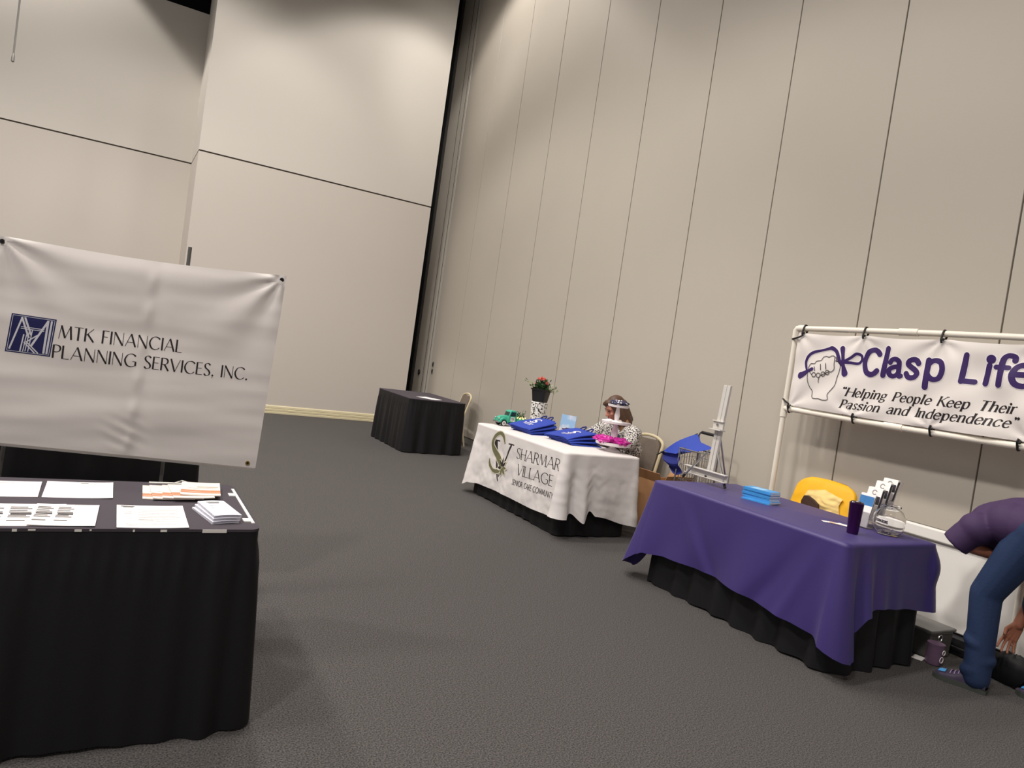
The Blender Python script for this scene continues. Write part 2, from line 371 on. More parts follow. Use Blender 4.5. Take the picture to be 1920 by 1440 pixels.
def refine(pts, step):
    o = [pts[0]]
    for a, b in zip(pts, pts[1:]):
        k = max(1, int((b - a).length / step))
        o += [a.lerp(b, i / k) for i in range(1, k + 1)]
    return o
def text(s, x, y, h, width=None, thick=.12, thin=.04, gap=.12, serif=0.0, slant=0.0, rnd=False, space=None, rise=0.0, squash=1.0, step=.012):
    """polygons (2-D) of one line of lettering, base line from (x,y), cap height h"""
    adv = 0; lay = []
    for ch in s:
        a, st = G[ch]
        if ch == ' ' and space: a = space
        lay.append((adv, st, ch)); adv += a + gap
    adv -= gap; kx = (width / adv if width else h) ; out = []
    for x0, st, ch in lay:
        if ch == ' ' and WORD is not None: WORD.append(len(out))
        for q in st:
            fl, *ps = q.split(' ')
            if not fl or fl[0].isdigit() or fl[0] == '-': ps = [fl] + ps; fl = ''
            P = [Vector(tuple(float(c) for c in p.split(','))) for p in ps]
            tr = lambda p: Vector((x + (x0 + p.x + slant * p.y) * kx, y + p.y * h + rise * (x0 + p.x) * kx))
            if fl == '.': disc(tr(P[0]), max(thick, thin * 1.4) * h * .62, out); continue
            curve = '~' in fl
            if curve: P = [Vector((v.x, v.y)) for v in spline([(p.x, p.y, 0) for p in P], 6)]
            Q = refine([tr(p) for p in P], step) if not curve else [tr(p) for p in P]
            ws = []
            for i in range(len(Q)):
                d = Q[min(i + 1, len(Q) - 1)] - Q[max(i - 1, 0)]
                an = math.atan2(d.y, d.x) - math.atan(slant) * 0
                k = abs(math.sin(an - .35)) ** 1.6
                if '#' in fl and not curve: k = 1
                if '!' in fl: k = 0
                ws.append((thin + (thick - thin) * k) * h)
            ribbon(Q, ws, out, rnd)
            if serif and not curve and len(P) == 2 and abs(P[0].y - P[1].y) > .3:
                for e in (P[0], P[1]):
                    if min(abs(e.y), abs(e.y - 1), abs(e.y - .67), abs(e.y - 1.02), abs(e.y + .3)) < .03:
                        yy = e.y - math.copysign(.02, e.y - .3)
                        ribbon([tr(Vector((e.x - serif, yy))), tr(Vector((e.x + serif, yy)))], [thin * h * 1.1] * 2, out)
    return out
def words(s, fn, m, parent, eps, *a, **k):
    """one line of lettering, a mesh for each word"""
    global WORD
    WORD = []; P = text(s, *a, **k); cuts = WORD + [len(P)]; WORD = None
    for i, j in zip([0] + cuts, cuts):
        if j > i: obj('lettering', ink(P[i:j], fn, MB(), eps), m, parent, smooth=False)
WORD = None
def ink(polys, fn, mb, eps=0.0010):
    """lay 2-D polygons on a surface fn(u,v)->(point, normal); a hair of thickness"""
    for i, P in enumerate(polys):
        vs = []
        for p in P:
            q, nn = fn(p[0], p[1]); vs.append(Vector(q) + Vector(nn) * (eps + .00003 * (i % 7)))
        mb.add(vs, [tuple(range(len(vs)))])
    return mb

# ---------------------------------------------------------------- the hall
CEIL = 9.0
struct('floor', MB().box(-9, 6.2, -6, 16, -.1, 0), M_carpet, smooth=False)
struct('ceiling', MB().box(-9, 6.2, -6, 16, CEIL, CEIL + .1), M_void, smooth=False)
SEAM = 3.964
mb = MB(); mb.box(.842, 4.72, 12.225, 13.56, 0, SEAM - .012); mb.mi = 1; mb.box(.848, 4.715, 12.234, 13.55, SEAM - .014, SEAM + .014)
mb.mi = 2; mb.box(.842, 4.72, 12.225, 13.56, SEAM + .012, CEIL)
struct('wall_left', mb, [M_wall_low, M_gap, M_wall], smooth=False)
mb = MB(); mb.box(-9, .9, 13.5, 13.6, 0, SEAM - .012); mb.mi = 1; mb.box(-9, .9, 13.51, 13.6, SEAM - .014, SEAM + .014)
mb.mi = 2; mb.box(-9, .9, 13.5, 13.6, SEAM + .012, 6.46)
struct('wall_recess', mb, [M_wall_low, M_gap, M_wall], smooth=False)
struct('wall_back', MB().box(-9, 6.2, 14.2, 14.3, 0, CEIL), M_void, smooth=False)
def baseb(mb, x0, x1, y):
    prof = [(0, 0), (.02, 0), (.02, .03), (.013, .037), (.019, .045), (.019, .075), (.011, .083), (.017, .09), (.014, .122), (.008, .13), (.004, .137), (0, .137)]
    n = len(prof); mb.add([(x, y - d, z) for x in (x0, x1) for d, z in prof], [(i, i + 1, n + i + 1, n + i) for i in range(n - 1)] + [tuple(range(n)), tuple(range(n, 2 * n))])
mb = MB(); baseb(mb, .842, 4.72, 12.225); struct('baseboard_left', mb, M_base, smooth=False)
mb = MB(); baseb(mb, -9, .842, 13.5); struct('baseboard_recess', mb, M_base, smooth=False)
# the panelled partition: full-height panels with open seams over a dark core
mb = MB(); S0, DS = 2.6245, 1.0749
def panel(ya, yb):
    c = .002; g = .0055; poly = [(ya + g, 0), (ya + g + c, -c), (yb - g - c, -c), (yb - g, 0), (yb - g, .09), (ya + g, .09)]
    mb.prism(poly, (0, 1, 0), (1, 0, 0), (0, 0, (CEIL - .1) / 2), (5.166 + c, 0, .1 + (CEIL - .1) / 2))
for k in range(-8, 9): panel(S0 + k * DS, S0 + (k + 1) * DS)
mb.mi = 1; mb.box(5.2, 5.3, -6, 13.4, .09, CEIL)
mb.mi = 2; mb.box(5.178, 5.26, -6, 12.39, .0, .092)
mb.mi = 3; mb.box(5.168, 5.25, -6, 12.39, .088, .106)
struct('wall_right', mb, [M_panel, M_gap, M_alu, M_void], smooth=False)
mb = MB(); mb.box(5.166, 5.25, 12.31, 12.385, 0, CEIL); mb.box(5.166, 5.25, 12.41, 12.59, 0, CEIL); mb.box(5.166, 5.25, 12.615, 13.06, 0, CEIL)
mb.mi = 1; mb.box(5.166, 5.25, 13.085, 13.2, 0, CEIL); mb.mi = 2
for y0, y1 in ((12.385, 12.41), (12.59, 12.615), (13.06, 13.085)): mb.box(5.1672, 5.25, y0, y1, 0, CEIL)
struct('trim_1', mb, [M_jamb, M_alu, M_gap], smooth=False)
struct('gap_shade', MB().box(5.12, 5.3, 13.21, 14.2, 0, CEIL), M_void, smooth=False)  # black block in place of the darkness inside the open pocket gap
# lock and pulls on the partition's end
t = thing('door_lock', 'round metal keyed lock on the pale jamb beside the dark gap', 'lock', (5.166, 12.80, .96))
obj('lock_ring', MB().tube([(5.167, 12.80, .96), (5.154, 12.80, .96)], .05, 24), M_dark_metal, t)
obj('cylinder', MB().tube([(5.155, 12.80, .96), (5.149, 12.80, .96)], .03, 20), M_steel, t)
for z, lb in ((1.16, 'upper small dark finger pull on the first wall panel'), (1.03, 'lower small dark finger pull on the first wall panel')):
    t = thing('finger_pull', lb, 'handle', (5.166, 12.17, z), 'finger pulls on the partition')
    obj('plate', MB().box(5.158, 5.167, 12.14, 12.2, z - .045, z + .045), M_alu, t)
    obj('recess_cup', MB().ell((5.158, 12.17, z), (.012, .022, .035)), M_void, t)
t = thing('hanging_cord', 'thin hanging cord with a small weighted end, high against the recessed wall', 'cord', (-1.5, 11.6, 4.35))
obj('cord', MB().tube([(-1.5, 11.6, 4.45), (-1.497, 11.6, 6), (-1.5, 11.6, CEIL)], .011, 8), M_alu, t)
obj('weight', MB().lathe((-1.5, 11.6, 4.33), [(.010, .03), (.020, .04), (.019, .09), (.012, .14)], 12), M_alu, t)
# ---------------------------------------------------------------- near table with papers
TZ = .748
mtk = skirted_table('skirted_table', 'nearest table, black pleated skirt and charcoal cover, strewn with white papers', -1.28, .535, 2.655, 3.36, TZ, 3, M_topcloth, pitch=.17, amp=.045)
mb = MB()
mb.box(.521, .532, 2.72, 3.27, TZ - .001, TZ + .003)
for y in (2.74, 3.14): mb.box(.496, .53, y, y + .045, TZ - .001, TZ + .0035)
obj('skirt_clip', mb, M_plasticwhite, mtk)
mb = MB(); mb.box(.2, .46, 3.335, 3.352, TZ - .001, TZ + .004); mb.tube([(.30, 3.345, TZ + .004), (.33, 3.36, TZ + .012), (.36, 3.35, TZ + .004)], .002, 6)
obj('skirt_clip', mb, M_plasticwhite, mtk)
mb = MB(); mb.box(.345, .425, 2.646, 2.656, TZ - .014, TZ - .002)
for i in (1, 2, 5, 6, 9, 11): mb.box(-.25 + i * .042, -.244 + i * .042 + .007 * (i % 3), 2.646, 2.65, TZ - .009 - .003 * (i % 2), TZ - .004)
obj('skirt_clip', mb, M_plasticwhite, mtk)

def sheet(name, label, c, rz, w, h, z, lines=(), curl=.004, th=.0012, group=None, base=None, cat='paper', inks=(), seed=0):
    """paper w across, h deep, centre c; lines = (u0,u1,v0,v1,ink) in 0..1 of the sheet"""
    o = thing(name, label, cat, (c[0], c[1], z), group, rz)
    rnd = random.Random(seed)
    a, b = rnd.uniform(-1, 1), rnd.uniform(-1, 1)
    zf = lambda u, v: th + curl * ((u ** 4) * (.6 + .4 * a) + ((1 - u) ** 4) * (.5 - .3 * a) + .4 * v ** 4 * (1 + b)) 
    mb = MB(); mb.slab(lambda u, v: ((u - .5) * w, (v - .5) * h, zf(u, v)), 10, 10, (0, 0, th))
    obj('sheet', mb, base or M_paper, o, world=False)
    if lines:
        by = {}
        for (u0, u1, v0, v1, k) in lines: by.setdefault(k.name, (k, MB()))[1].grid(lambda s, t: ((lerp(u0, u1, s) - .5) * w, (lerp(v0, v1, t) - .5) * h, zf(lerp(u0, u1, s), lerp(v0, v1, t)) + .0007), 8, 1)
        for k, m2 in by.values(): obj('printing', m2, k, o, world=False)
    return o
form = [(.06, .26, .93, .965, M_grey_ink), (.09, .24, .9, .92, M_grey_ink), (.1, .22, .7, .72, M_pale_ink), (.1, .22, .62, .64, M_pale_ink)]
form += [(.3, .92, v, v + .012, M_pale_ink) for v in (.8, .74, .68, .62, .56, .5, .44, .38)] + [(.12, .9, .28, .288, M_pale_ink), (.3, .52, .33, .345, M_grey_ink), (.12, .9, .16, .17, M_pale_ink), (.12, .8, .1, .11, M_pale_ink)]
price = [(u, u + .2 + .05 * (i % 2), v, v + .045, M_grey_ink) for i, v in enumerate((.2, .36, .43, .58, .66, .75, .82)) for u in (.04, .36, .7)]
price = [p for i, p in enumerate(price) if i not in (2, 11, 17)] + [(.05, .3, .5, .56, M_ink), (.38, .62, .49, .56, M_ink)]
sheet('letter_sheet', 'blank white sheet at the back of the nearest table, cut off by the picture edge', (-.284, 3.16), .02, .216, .235, TZ, [(.3, .6, .88, .9, M_pale_ink)], seed=1)
sheet('letter_sheet', 'blank white sheet with a tiny heading, behind the printed form on the nearest table', (-.048, 3.17), .0, .228, .25, TZ, [(.5, .62, .92, .945, M_grey_ink), (.5, .8, .87, .88, M_pale_ink)], seed=2)
sheet('price_sheet', 'white sheet with grey bar table, lying under another, front of the nearest table', (-.2, 2.80), .03, .25, .27, TZ, price, seed=3)
sheet('price_sheet', 'white sheet with grey bars lying on top of another bar-printed sheet', (-.075, 2.795), -.03, .19, .27, TZ + .003, [p for p in price if p[0] < .6], seed=4)
sheet('printed_form', 'white printed form with letterhead, beside the folded pamphlets on the nearest table', (.19, 2.795), .0, .222, .29, TZ, form, seed=5)
# fanned brochures
bl = [(.0, 1, .16, .24, M_orange_ink), (.0, 1, .27, .36, M_orange_ink), (0, 1, .38, .4, M_tan_ink), (.15, .9, .52, .55, M_pale_ink), (.4, .95, .62, .68, M_tan_ink), (0, 1, .02, .1, M_halo)]
M_bro = mat('brochure_cream', (240, 228, 216), 0.6, var=.03, vscale=20)
for i, (x, y, a, lb) in enumerate(((.245, 3.155, -.03, 'lowest orange-striped brochure of the fan, at its far left end'), (.275, 3.145, .03, 'orange-striped brochure, second from the bottom of the fan'),
                                   (.315, 3.14, -.04, 'orange-striped brochure in the middle of the fan'), (.345, 3.135, .05, 'orange-striped brochure, second from the top of the fan'),
                                   (.385, 3.165, -.10, 'topmost orange-striped brochure of the fan, nearest the table corner'))):
    sheet('brochure', lb, (x, y), a, .15, .22, TZ + .001 + .0045 * i, bl, curl=.003, th=.003, group='orange-striped brochures on the nearest table', base=M_bro, cat='brochure', seed=20 + i)
# folded pamphlets, one on another
for i, lb in enumerate(('folded white pamphlet at the bottom of the small stack', 'folded white pamphlet in the middle of the small stack', 'folded white pamphlet with dark heading on top of the small stack')):
    o = thing('pamphlet', lb, 'pamphlet', (.405 + .006 * i, 2.822 + .004 * i, TZ + .010 * i), 'folded pamphlets on the nearest table', .22 - .03 * i)
    mb = MB(); w_, h_ = .098, .225
    for lay in range(3):
        z0 = .0005 + lay * .0028
        mb.slab(lambda u, v: ((u - .5) * w_, (v - .5) * h_, z0 + .001 + .0035 * lay * (1 - v) * .4 + .002 * math.sin(PI * u)), 6, 8, (0, 0, .0009))
    obj('folded_sheet', mb, mat('pamphlet_white', (238, 236, 246), .6), o, world=False)
    if i == 2:
        m2 = MB(); zt = lambda u, v: .0061 + .001 + .0028 * (1 - v) + .002 * math.sin(PI * u) + .0006
        for (u0, u1, v0, v1) in ((.25, .75, .86, .9), (.3, .7, .8, .84), (.2, .5, .62, .63), (.2, .6, .55, .56), (.2, .45, .48, .49)):
            m2.grid(lambda s, t: ((lerp(u0, u1, s) - .5) * w_, (lerp(v0, v1, t) - .5) * h_, zt(lerp(u0, u1, s), lerp(v0, v1, t))), 6, 1)
        obj('printing', m2, M_grey_ink, o, world=False)

# ---------------------------------------------------------------- white banner behind the near table
BY = 3.90
def bn_disp(x, z):
    u = (x + .49) / 1.25; v = (z - .74) / 1.0; d = 0
    d += .006 * noise.noise(Vector((x * 1.6, z * 7, 1.0))) + .0022 * noise.noise(Vector((x * 3, z * 16, 4.0)))
    # pull folds from the upper corners
    for gx, gz, k in ((.735, 1.735, 1), (-.47, 1.705, .9)):
        r = math.hypot(x - gx, z - gz); a = math.atan2(gz - z, abs(x - gx) + 1e-4)
        d += k * .010 * math.exp(-r / .35) * math.sin(a * 9) * min(1, r / .06)
    d += -.02 * math.exp(-((z - 1.73) / .05) ** 2) * math.sin(PI * min(1, max(0, u)))
    # upright centre crease with small puckers
    d += .0038 * math.exp(-((x - .13 - .03 * (z - 1.2)) / .02) ** 2) * (1 + .8 * math.sin(z * 40)) - .005 * math.exp(-((x - .16) / .05) ** 2)
    d += .0022 * math.exp(-(((x - .1) ** 2 + (z - .86) ** 2) / .006)) * math.sin(z * 110 + x * 50)
    return d
def bn(x, z):
    p = lambda x, z: Vector((x, BY - bn_disp(x, z), z)); e = .004
    a = p(x + e, z) - p(x - e, z); b = p(x, z + e) - p(x, z - e); n = a.cross(b).normalized()
    return p(x, z), (n if n.y < 0 else -n)
def bn_edge(u, v):
    xl = lerp(-.50, -.49, v); xr = lerp(.728, .76, v)
    x = lerp(xl, xr, u)
    zt = lerp(1.708, 1.752, u) - .018 * math.sin(PI * u) ** 1.2; zb = lerp(.79, .722, u)
    return bn(x, lerp(zb, zt, v))[0]
ban = thing('vinyl_banner', 'large white vinyl banner with navy square logo, hung behind the nearest table', 'banner', (.13, BY, .74))
mb = MB(); mb.slab(bn_edge, 100, 90, (0, -.0012, 0)); obj('banner_sheet', mb, M_vinyl, ban, sharp=180)
mb = MB(); mb.grid(lambda u, v: Vector(bn_edge(u, v * .018 - .012)) + Vector((0, .01, -.004)), 40, 2); obj('hem', mb, M_vinyl, ban)
for x, z in ((-.468, 1.683), (.738, 1.728), (.685, .748), (-.46, .812)):
    p, n = bn(x, z); mb = MB(); mb.tube([p + n * .0005, p + n * .004], .011, 16); g = obj('grommet', mb, M_brass if z < 1 else M_dark_metal, ban)
    obj('eyelet', MB().tube([p + n * .004, p + n * .005], .005, 10), M_void, g)
words('MTK FINANCIAL', bn, M_ink, ban, .0010, -.216, 1.285, .062, .522, thick=.125, thin=.042, gap=.14, space=.34, rise=.0)
words('PLANNING SERVICES, INC.', bn, M_ink, ban, .0010, -.232, 1.193, .062, .862, thick=.125, thin=.042, gap=.13, space=.34, rise=-.012)
# square monogram: navy field, double outline, interlaced M, T and K in pale strokes
LX, LZ, LW, LH = -.412, 1.200, .172, .174
q = lambda u, v: Vector((LX + LW * u + .010 * v, LZ + LH * v - .004 * u))
def field(u0, u1, v0, v1, n=8):
    out = []
    for i in range(n):
        for j in range(n):
            a, b, c, d = lerp(u0, u1, i / n), lerp(u0, u1, (i + 1) / n), lerp(v0, v1, j / n), lerp(v0, v1, (j + 1) / n)
            out.append([q(a, c), q(b, c), q(b, d), q(a, d)])
    return out
mb = MB(); ink(field(0, 1, 0, 1), bn, mb, .0008); lg = obj('logo', mb, M_navy, ban, smooth=False)
mb = MB(); P = []
for ins, wd in ((.035, .012),):
    cs = [q(ins, ins), q(1 - ins, ins), q(1 - ins, 1 - ins), q(ins, 1 - ins), q(ins, ins)]
    ribbon(refine(cs, .02), [wd * LW] * len(refine(cs, .02)), P)
def bar(pts, wd, off=(0, 0)): 
    R_ = refine([q(a + off[0], b + off[1]) for a, b in pts], .015); ribbon(R_, [wd * LW] * len(R_), P)
bar([(.08, .08), (.24, .92)], .04); bar([(.23, .94), (.46, .42)], .045); bar([(.30, .94), (.50, .50)], .045); bar([(.54, .22), (.82, .92)], .05); bar([(.82, .94), (.84, .06)], .05); bar([(.90, .94), (.91, .06)], .045)
bar([(.25, .69), (.77, .69)], .02); bar([(.25, .645), (.77, .645)], .02); bar([(.45, .64), (.43, .06)], .022); bar([(.51, .64), (.49, .06)], .022)
bar([(.34, .5), (.32, .05)], .03); bar([(.40, .5), (.38, .05)], .022); bar([(.41, .30), (.64, .52)], .03); bar([(.44, .30), (.72, .05)], .03); bar([(.37, .30), (.64, .05)], .03)
ink(P, bn, mb, .0013); obj('monogram', mb, M_logo_pale, lg, smooth=False)

# stand that carries it
t = thing('banner_stand', 'dark metal stand with upright poles behind the white banner with the navy logo', 'stand', (.28, 3.98, 0))
for nm, a, b, r in (('pole', (.29, 3.97, .02), (.29, 3.97, 1.815), .009), ('pole', (-.40, 3.97, .02), (-.36, 3.97, 1.70), .009)):
    obj(nm, MB().tube([a, b], r, 12), mat('mid_metal', (112, 110, 108), .45, metal=.6), t)
obj('crossbar', MB().tube([(-.47, 3.945, 1.675), (.74, 3.945, 1.715)], .008, 10), M_alu, t)
for a, b in (((.29, 3.97, .5), (.40, 3.8, .01)), ((.29, 3.97, .5), (.2, 4.05, .01)), ((-.4, 3.97, .5), (-.3, 3.8, .01)), ((-.4, 3.97, .5), (-.55, 4.05, .01))):
    obj('leg', MB().tube([a, b], .006, 8), M_dark_metal, t)
skirted_table('skirted_table', 'black skirted table half hidden behind the white banner with the navy logo', -1.45, .475, 4.13, 4.88, TZ, 5, M_topcloth, pitch=.2, amp=.02)

# ---------------------------------------------------------------- far table in the corner
skirted_table('skirted_table', 'far black skirted table standing in the corner by the lock jamb', 3.60, 4.44, 9.10, 10.42, TZ, 8, M_topcloth, pitch=.17, amp=.035)
sheet('letter_sheet', 'single white sheet lying on the far black table in the corner', (3.98, 9.36), .5, .22, .30, TZ, seed=9)

# ---------------------------------------------------------------- banquet chairs
def chair(x, y, rz, label, group=None, hs=1.0):
    """faces -x in its own frame"""
    t = thing('banquet_chair', label, 'chair', (x, y, 0), group, rz)
    W = .215
    mb = MB(); mb.slab(lambda u, v: (lerp(-.22, .2, u), lerp(-W + .01, W - .01, v), .475 - .02 * (abs(2 * u - 1) ** 4 + abs(2 * v - 1) ** 4)), 10, 10, (0, 0, .055)); obj('seat', mb, M_taupe, t, world=False)
    bx = lambda z: .19 + (z - .45) * .24
    hz = lambda z: .45 + (z - .45) * hs
    path = [(.19, -W, .45)] + [(bx(z), -W, z) for z in (.6, .75)] + [(bx(.8 + .09 * math.sin(q)), -W * math.cos(q), .80 + .09 * math.sin(q)) for q in [PI * k / 12 for k in range(13)]] + [(bx(z), W, z) for z in (.75, .6, .45)]
    mb = MB(); pts = [Vector((p[0], p[1], hz(p[2]))) for p in path]
    obj('back_frame', mb.tube(pts, .0165, 10), M_beige_frame, t, world=False)
    def back(u, v):
        z = lerp(.52, .85, v); yy = lerp(-1, 1, u); w = W - .03
        if v > .75: w *= math.sqrt(max(.0, 1 - ((v - .75) / .27) ** 2 * .5))
        return (bx(z) - .028 + .012 * yy * yy, yy * w, hz(z))
    mb = MB(); mb.slab(back, 10, 12, (-.045, 0, 0)); obj('backrest', mb, M_taupe, t, world=False)
    for s in (-1, 1):
        obj('leg', MB().tube([(-.2, s * .2, .43), (-.22, s * .205, 0)], .012, 8), M_beige_frame, t, world=False)
        obj('leg', MB().tube([(.19, s * .215, .47), (.19, s * .213, .35), (.27, s * .21, 0)], .013, 8), M_beige_frame, t, world=False)
    mb = MB()
    for a, b in (((-.21, -.2, .42), (-.21, .2, .42)), ((-.21, -.2, .42), (.19, -.2, .42)), ((-.21, .2, .42), (.19, .2, .42)), ((.19, -.2, .42), (.19, .2, .42))): mb.tube([a, b], .011, 8)
    obj('seat_frame', mb, M_beige_frame, t, world=False)
    return t
chair(4.71, 10.25, -.12, 'taupe banquet chair with a beige frame behind the far corner table', hs=.84)
chair(4.76, 5.80, .1, 'taupe banquet chair with beige frame, the seated woman sits on it')
# ---------------------------------------------------------------- table under the white printed cloth
SX0, SX1, SY0, SY1 = 3.50, 4.30, 5.06, 6.80
skirted_table('skirted_table', 'black skirted table under the white printed cloth, only its hem showing', SX0 + .05, SX1 - .05, SY0 + .05, SY1 - .05, TZ - .012, 11, None, pitch=.16, amp=.012, z0=.01)
CT = TZ + .004
P, LS = walk(SX0, SX1, SY0, SY1, .03)
hem = [(0, .09), (.06, .12), (.25, .14), (.6, .152), (1.26, .152), (1.58, .165), (1.67, .185), (1.74, .18), (1.81, .22), (1.91, .15), (2.0, .25), (2.08, .20), (2.45, .13), (2.53, .10), (2.62, .25), (LS - .75, .3), (LS - .1, .2), (LS - .02, .07), (LS, .09)]
def sdrop(s): return CT - interp(hem, s)
def sout(s, v):
    o = .012 + .018 * v + .07 * v ** 1.3 * (math.exp(-(s / .1) ** 2) + math.exp(-((LS - s) / .1) ** 2))
    o += .075 * v ** 1.1 * (math.exp(-((s - 1.70) / .055) ** 2) + .9 * math.exp(-((s - 1.91) / .05) ** 2)) - .03 * v * math.exp(-((s - 1.80) / .04) ** 2)
    o += .05 * v * math.exp(-((s - 2.50) / .07) ** 2)
    if 1.95 < s < 2.5: o += .005 * v * math.sin(s * 24) * min(1, (s - 1.95) * 10)
    o += (.010 * noise.noise(Vector((s * 6, v * 4, 2))) + .004 * noise.noise(Vector((s * 17, v * 11, 7)))) * min(1, v * 3)
    return o
cl = thing('tablecloth', 'white tablecloth with olive and black lettering draped over a table', 'tablecloth', ((SX0 + SX1) / 2, (SY0 + SY1) / 2, CT))
obj('cloth', drape(P, CT, sdrop, sout, 40), M_white, cl, sharp=180)
def front_pt(u, z):
    s = (SY1 - .03) - (-u); s = max(0, s); d = sdrop(s); v = max(0, min(1, (CT - z - .0075) / (d - .0075)))
    return Vector((SX0 - sout(s, v), -u, z))
def front(u, z):
    e = .004; a = front_pt(u + e, z) - front_pt(u - e, z); b = front_pt(u, z + e) - front_pt(u, z - e); n = a.cross(b).normalized()
    return front_pt(u, z), (n if n.x < 0 else -n)
words('SHARMAR', front, M_ink, cl, .0014, -5.885, .541, .100, .765, thick=.12, thin=.04, gap=.1, serif=.09, rise=.048, step=.02)
words('VILLAGE', front, M_ink, cl, .0014, -5.822, .396, .098, .640, thick=.12, thin=.04, gap=.1, serif=.09, rise=.043, step=.02)
words('SENIOR CARE COMMUNITY', front, M_ink, cl, .0014, -5.872, .288, .050, .735, thick=.13, thin=.11, gap=.16, rise=.05, step=.02)
def curve2(pts, ws, out, n=6):
    Q = [Vector((p.x, p.y)) for p in spline([(a, b, 0) for a, b in pts], n)]; W = [interp(list(enumerate(ws)), i / n) for i in range(len(Q))]
    ribbon(Q, W, out)
V = []   # the tall V behind the S
for a, b, w0, w1 in (((-6.325, .636), (-6.155, .255), .062, .014), ((-6.0, .648), (-6.155, .30), .026, .016)):
    R_ = refine([Vector(a), Vector(b)], .02); ribbon(R_, [lerp(w0, w1, i / (len(R_) - 1)) for i in range(len(R_))], V)
ribbon([Vector((-6.36, .640)), Vector((-6.24, .645))], [.012] * 2, V); ribbon([Vector((-6.06, .650)), Vector((-5.95, .655))], [.012] * 2, V)
mb = MB(); ink(V, front, mb, .0014); obj('logo_letter', mb, M_ink, cl, smooth=False)
S1 = [(-6.135, .640), (-6.185, .708), (-6.27, .722), (-6.355, .67), (-6.375, .59), (-6.30, .525), (-6.21, .475), (-6.145, .42), (-6.165, .365), (-6.23, .340), (-6.31, .345), (-6.375, .385), (-6.395, .440)]
sw = [1.3 * a_ for a_ in (.012, .03, .026, .034, .046, .052, .056, .05, .036, .028, .026, .03, .010)]
mb = MB(); V = []; curve2(S1, [x + .018 for x in sw], V); ink(V, front, mb, .0024); obj('logo_letter', mb, M_cream_ink, cl, smooth=False)
mb = MB(); V = []; curve2(S1, sw, V); ink(V, front, mb, .0036); obj('logo_letter', mb, M_olive, cl, smooth=False)
def leafs(mats, r0, r1, cx, cz, spec, eps, up=1.0):
    for a, L, wd, k in spec:
        a = math.radians(a); V = []; n = 8
        R_ = [Vector((cx + r0 * math.cos(a) + (L * i / n) * math.cos(a), cz + r0 * math.sin(a) + (L * i / n) * math.sin(a))) for i in range(n + 1)]
        ribbon(R_, [max(.001, wd * math.sin(PI * min(1, (i / n) ** .8))) for i in range(n + 1)], V); ink(V, front, mats[k], eps)
ma, mo, mw = MB(), MB(), MB()
leafs((ma, mo, mw), .004, 0, -6.11, .405, [(a, .105, .05, 2) for a in (95, 45, 140, 0, -45, -95, 200)], .0040)
leafs((ma, mo, mw), .008, 0, -6.11, .405, [(95, .09, .032, 0), (45, .08, .03, 0), (140, .085, .034, 0), (195, .075, .032, 0), (0, .07, .03, 1), (-45, .085, .036, 1), (-95, .085, .032, 1)], .0048)
obj('logo_flower', mw, M_cream_ink, cl, smooth=False); obj('logo_flower', mo, M_olive, cl, smooth=False); obj('logo_flower', ma, M_ink, cl, smooth=False)

T0 = CT + .001
# ---- toy pickup
tr = thing('toy_truck', 'teal vintage toy pickup truck carrying greenery and little lights on the white cloth', 'toy truck', (3.83, 6.72, T0), None, .06)
def L_(mb, name, m, parent=tr, **k): return obj(name, mb, m, parent, world=False, **k)
mb = MB()                                              # chassis and running board (x runs from the grille at -x to the tail)
mb.box(-.15, .165, -.055, .055, .028, .042); L_(mb, 'chassis', M_teal_dark)
hood = lambda u, v: (lerp(-.165, -.045, u), lerp(-.04, .04, v) * (.82 + .18 * u), .045 + (.062 + .006 * u) * (1 - abs(2 * v - 1) ** 4) ** .5 * (1 - .35 * (1 - u) ** 6))
mb = MB(); mb.slab(hood, 12, 14, (0, 0, .003)); mb.box(-.163, -.045, -.034, .034, .042, .085); L_(mb, 'hood', M_teal)
mb = MB(); mb.prism([(-.05, .042), (-.05, .105), (-.03, .165), (-.015, .172), (.042, .172), (.052, .162), (.055, .042)], (1, 0, 0), (0, 0, 1), (0, .052, 0), (0, 0, 0)); cab = L_(mb, 'cab', M_teal, bevel=.006)
mb = MB()
for s in (-1, 1): mb.prism([(-.034, .112), (-.02, .156), (.036, .156), (.038, .112)], (1, 0, 0), (0, 0, 1), (0, .0012, 0), (0, s * .0525, 0))
mb.obox((-.0415, 0, .134), (.006, 0, .019), (0, .042, 0), (.0014, 0, -.0005)); mb.box(.053, .0555, -.04, .04, .118, .155); L_(mb, 'window', M_teal_dark, cab)
mb = MB()
for s in (-1, 1): mb.box(-.022, .03, s * .0535 - .001, s * .0535 + .001, .056, .1)
d = L_(mb, 'door_sign', M_paper, cab); mb = MB()
for z in (.089, .081, .07): mb.box(-.015, .023, -.0556, -.0546, z - .002, z + .002)
L_(mb, 'printing', M_teal_dark, d)
mb = MB(); mb.box(.06, .175, -.05, -.044, .044, .092); mb.box(.06, .175, .044, .05, .044, .092); mb.box(.06, .064, -.05, .05, .044, .092); mb.box(.171, .176, -.05, .05, .044, .092); mb.box(.06, .175, -.05, .05, .042, .05); L_(mb, 'cargo_bed', M_teal, bevel=.003)
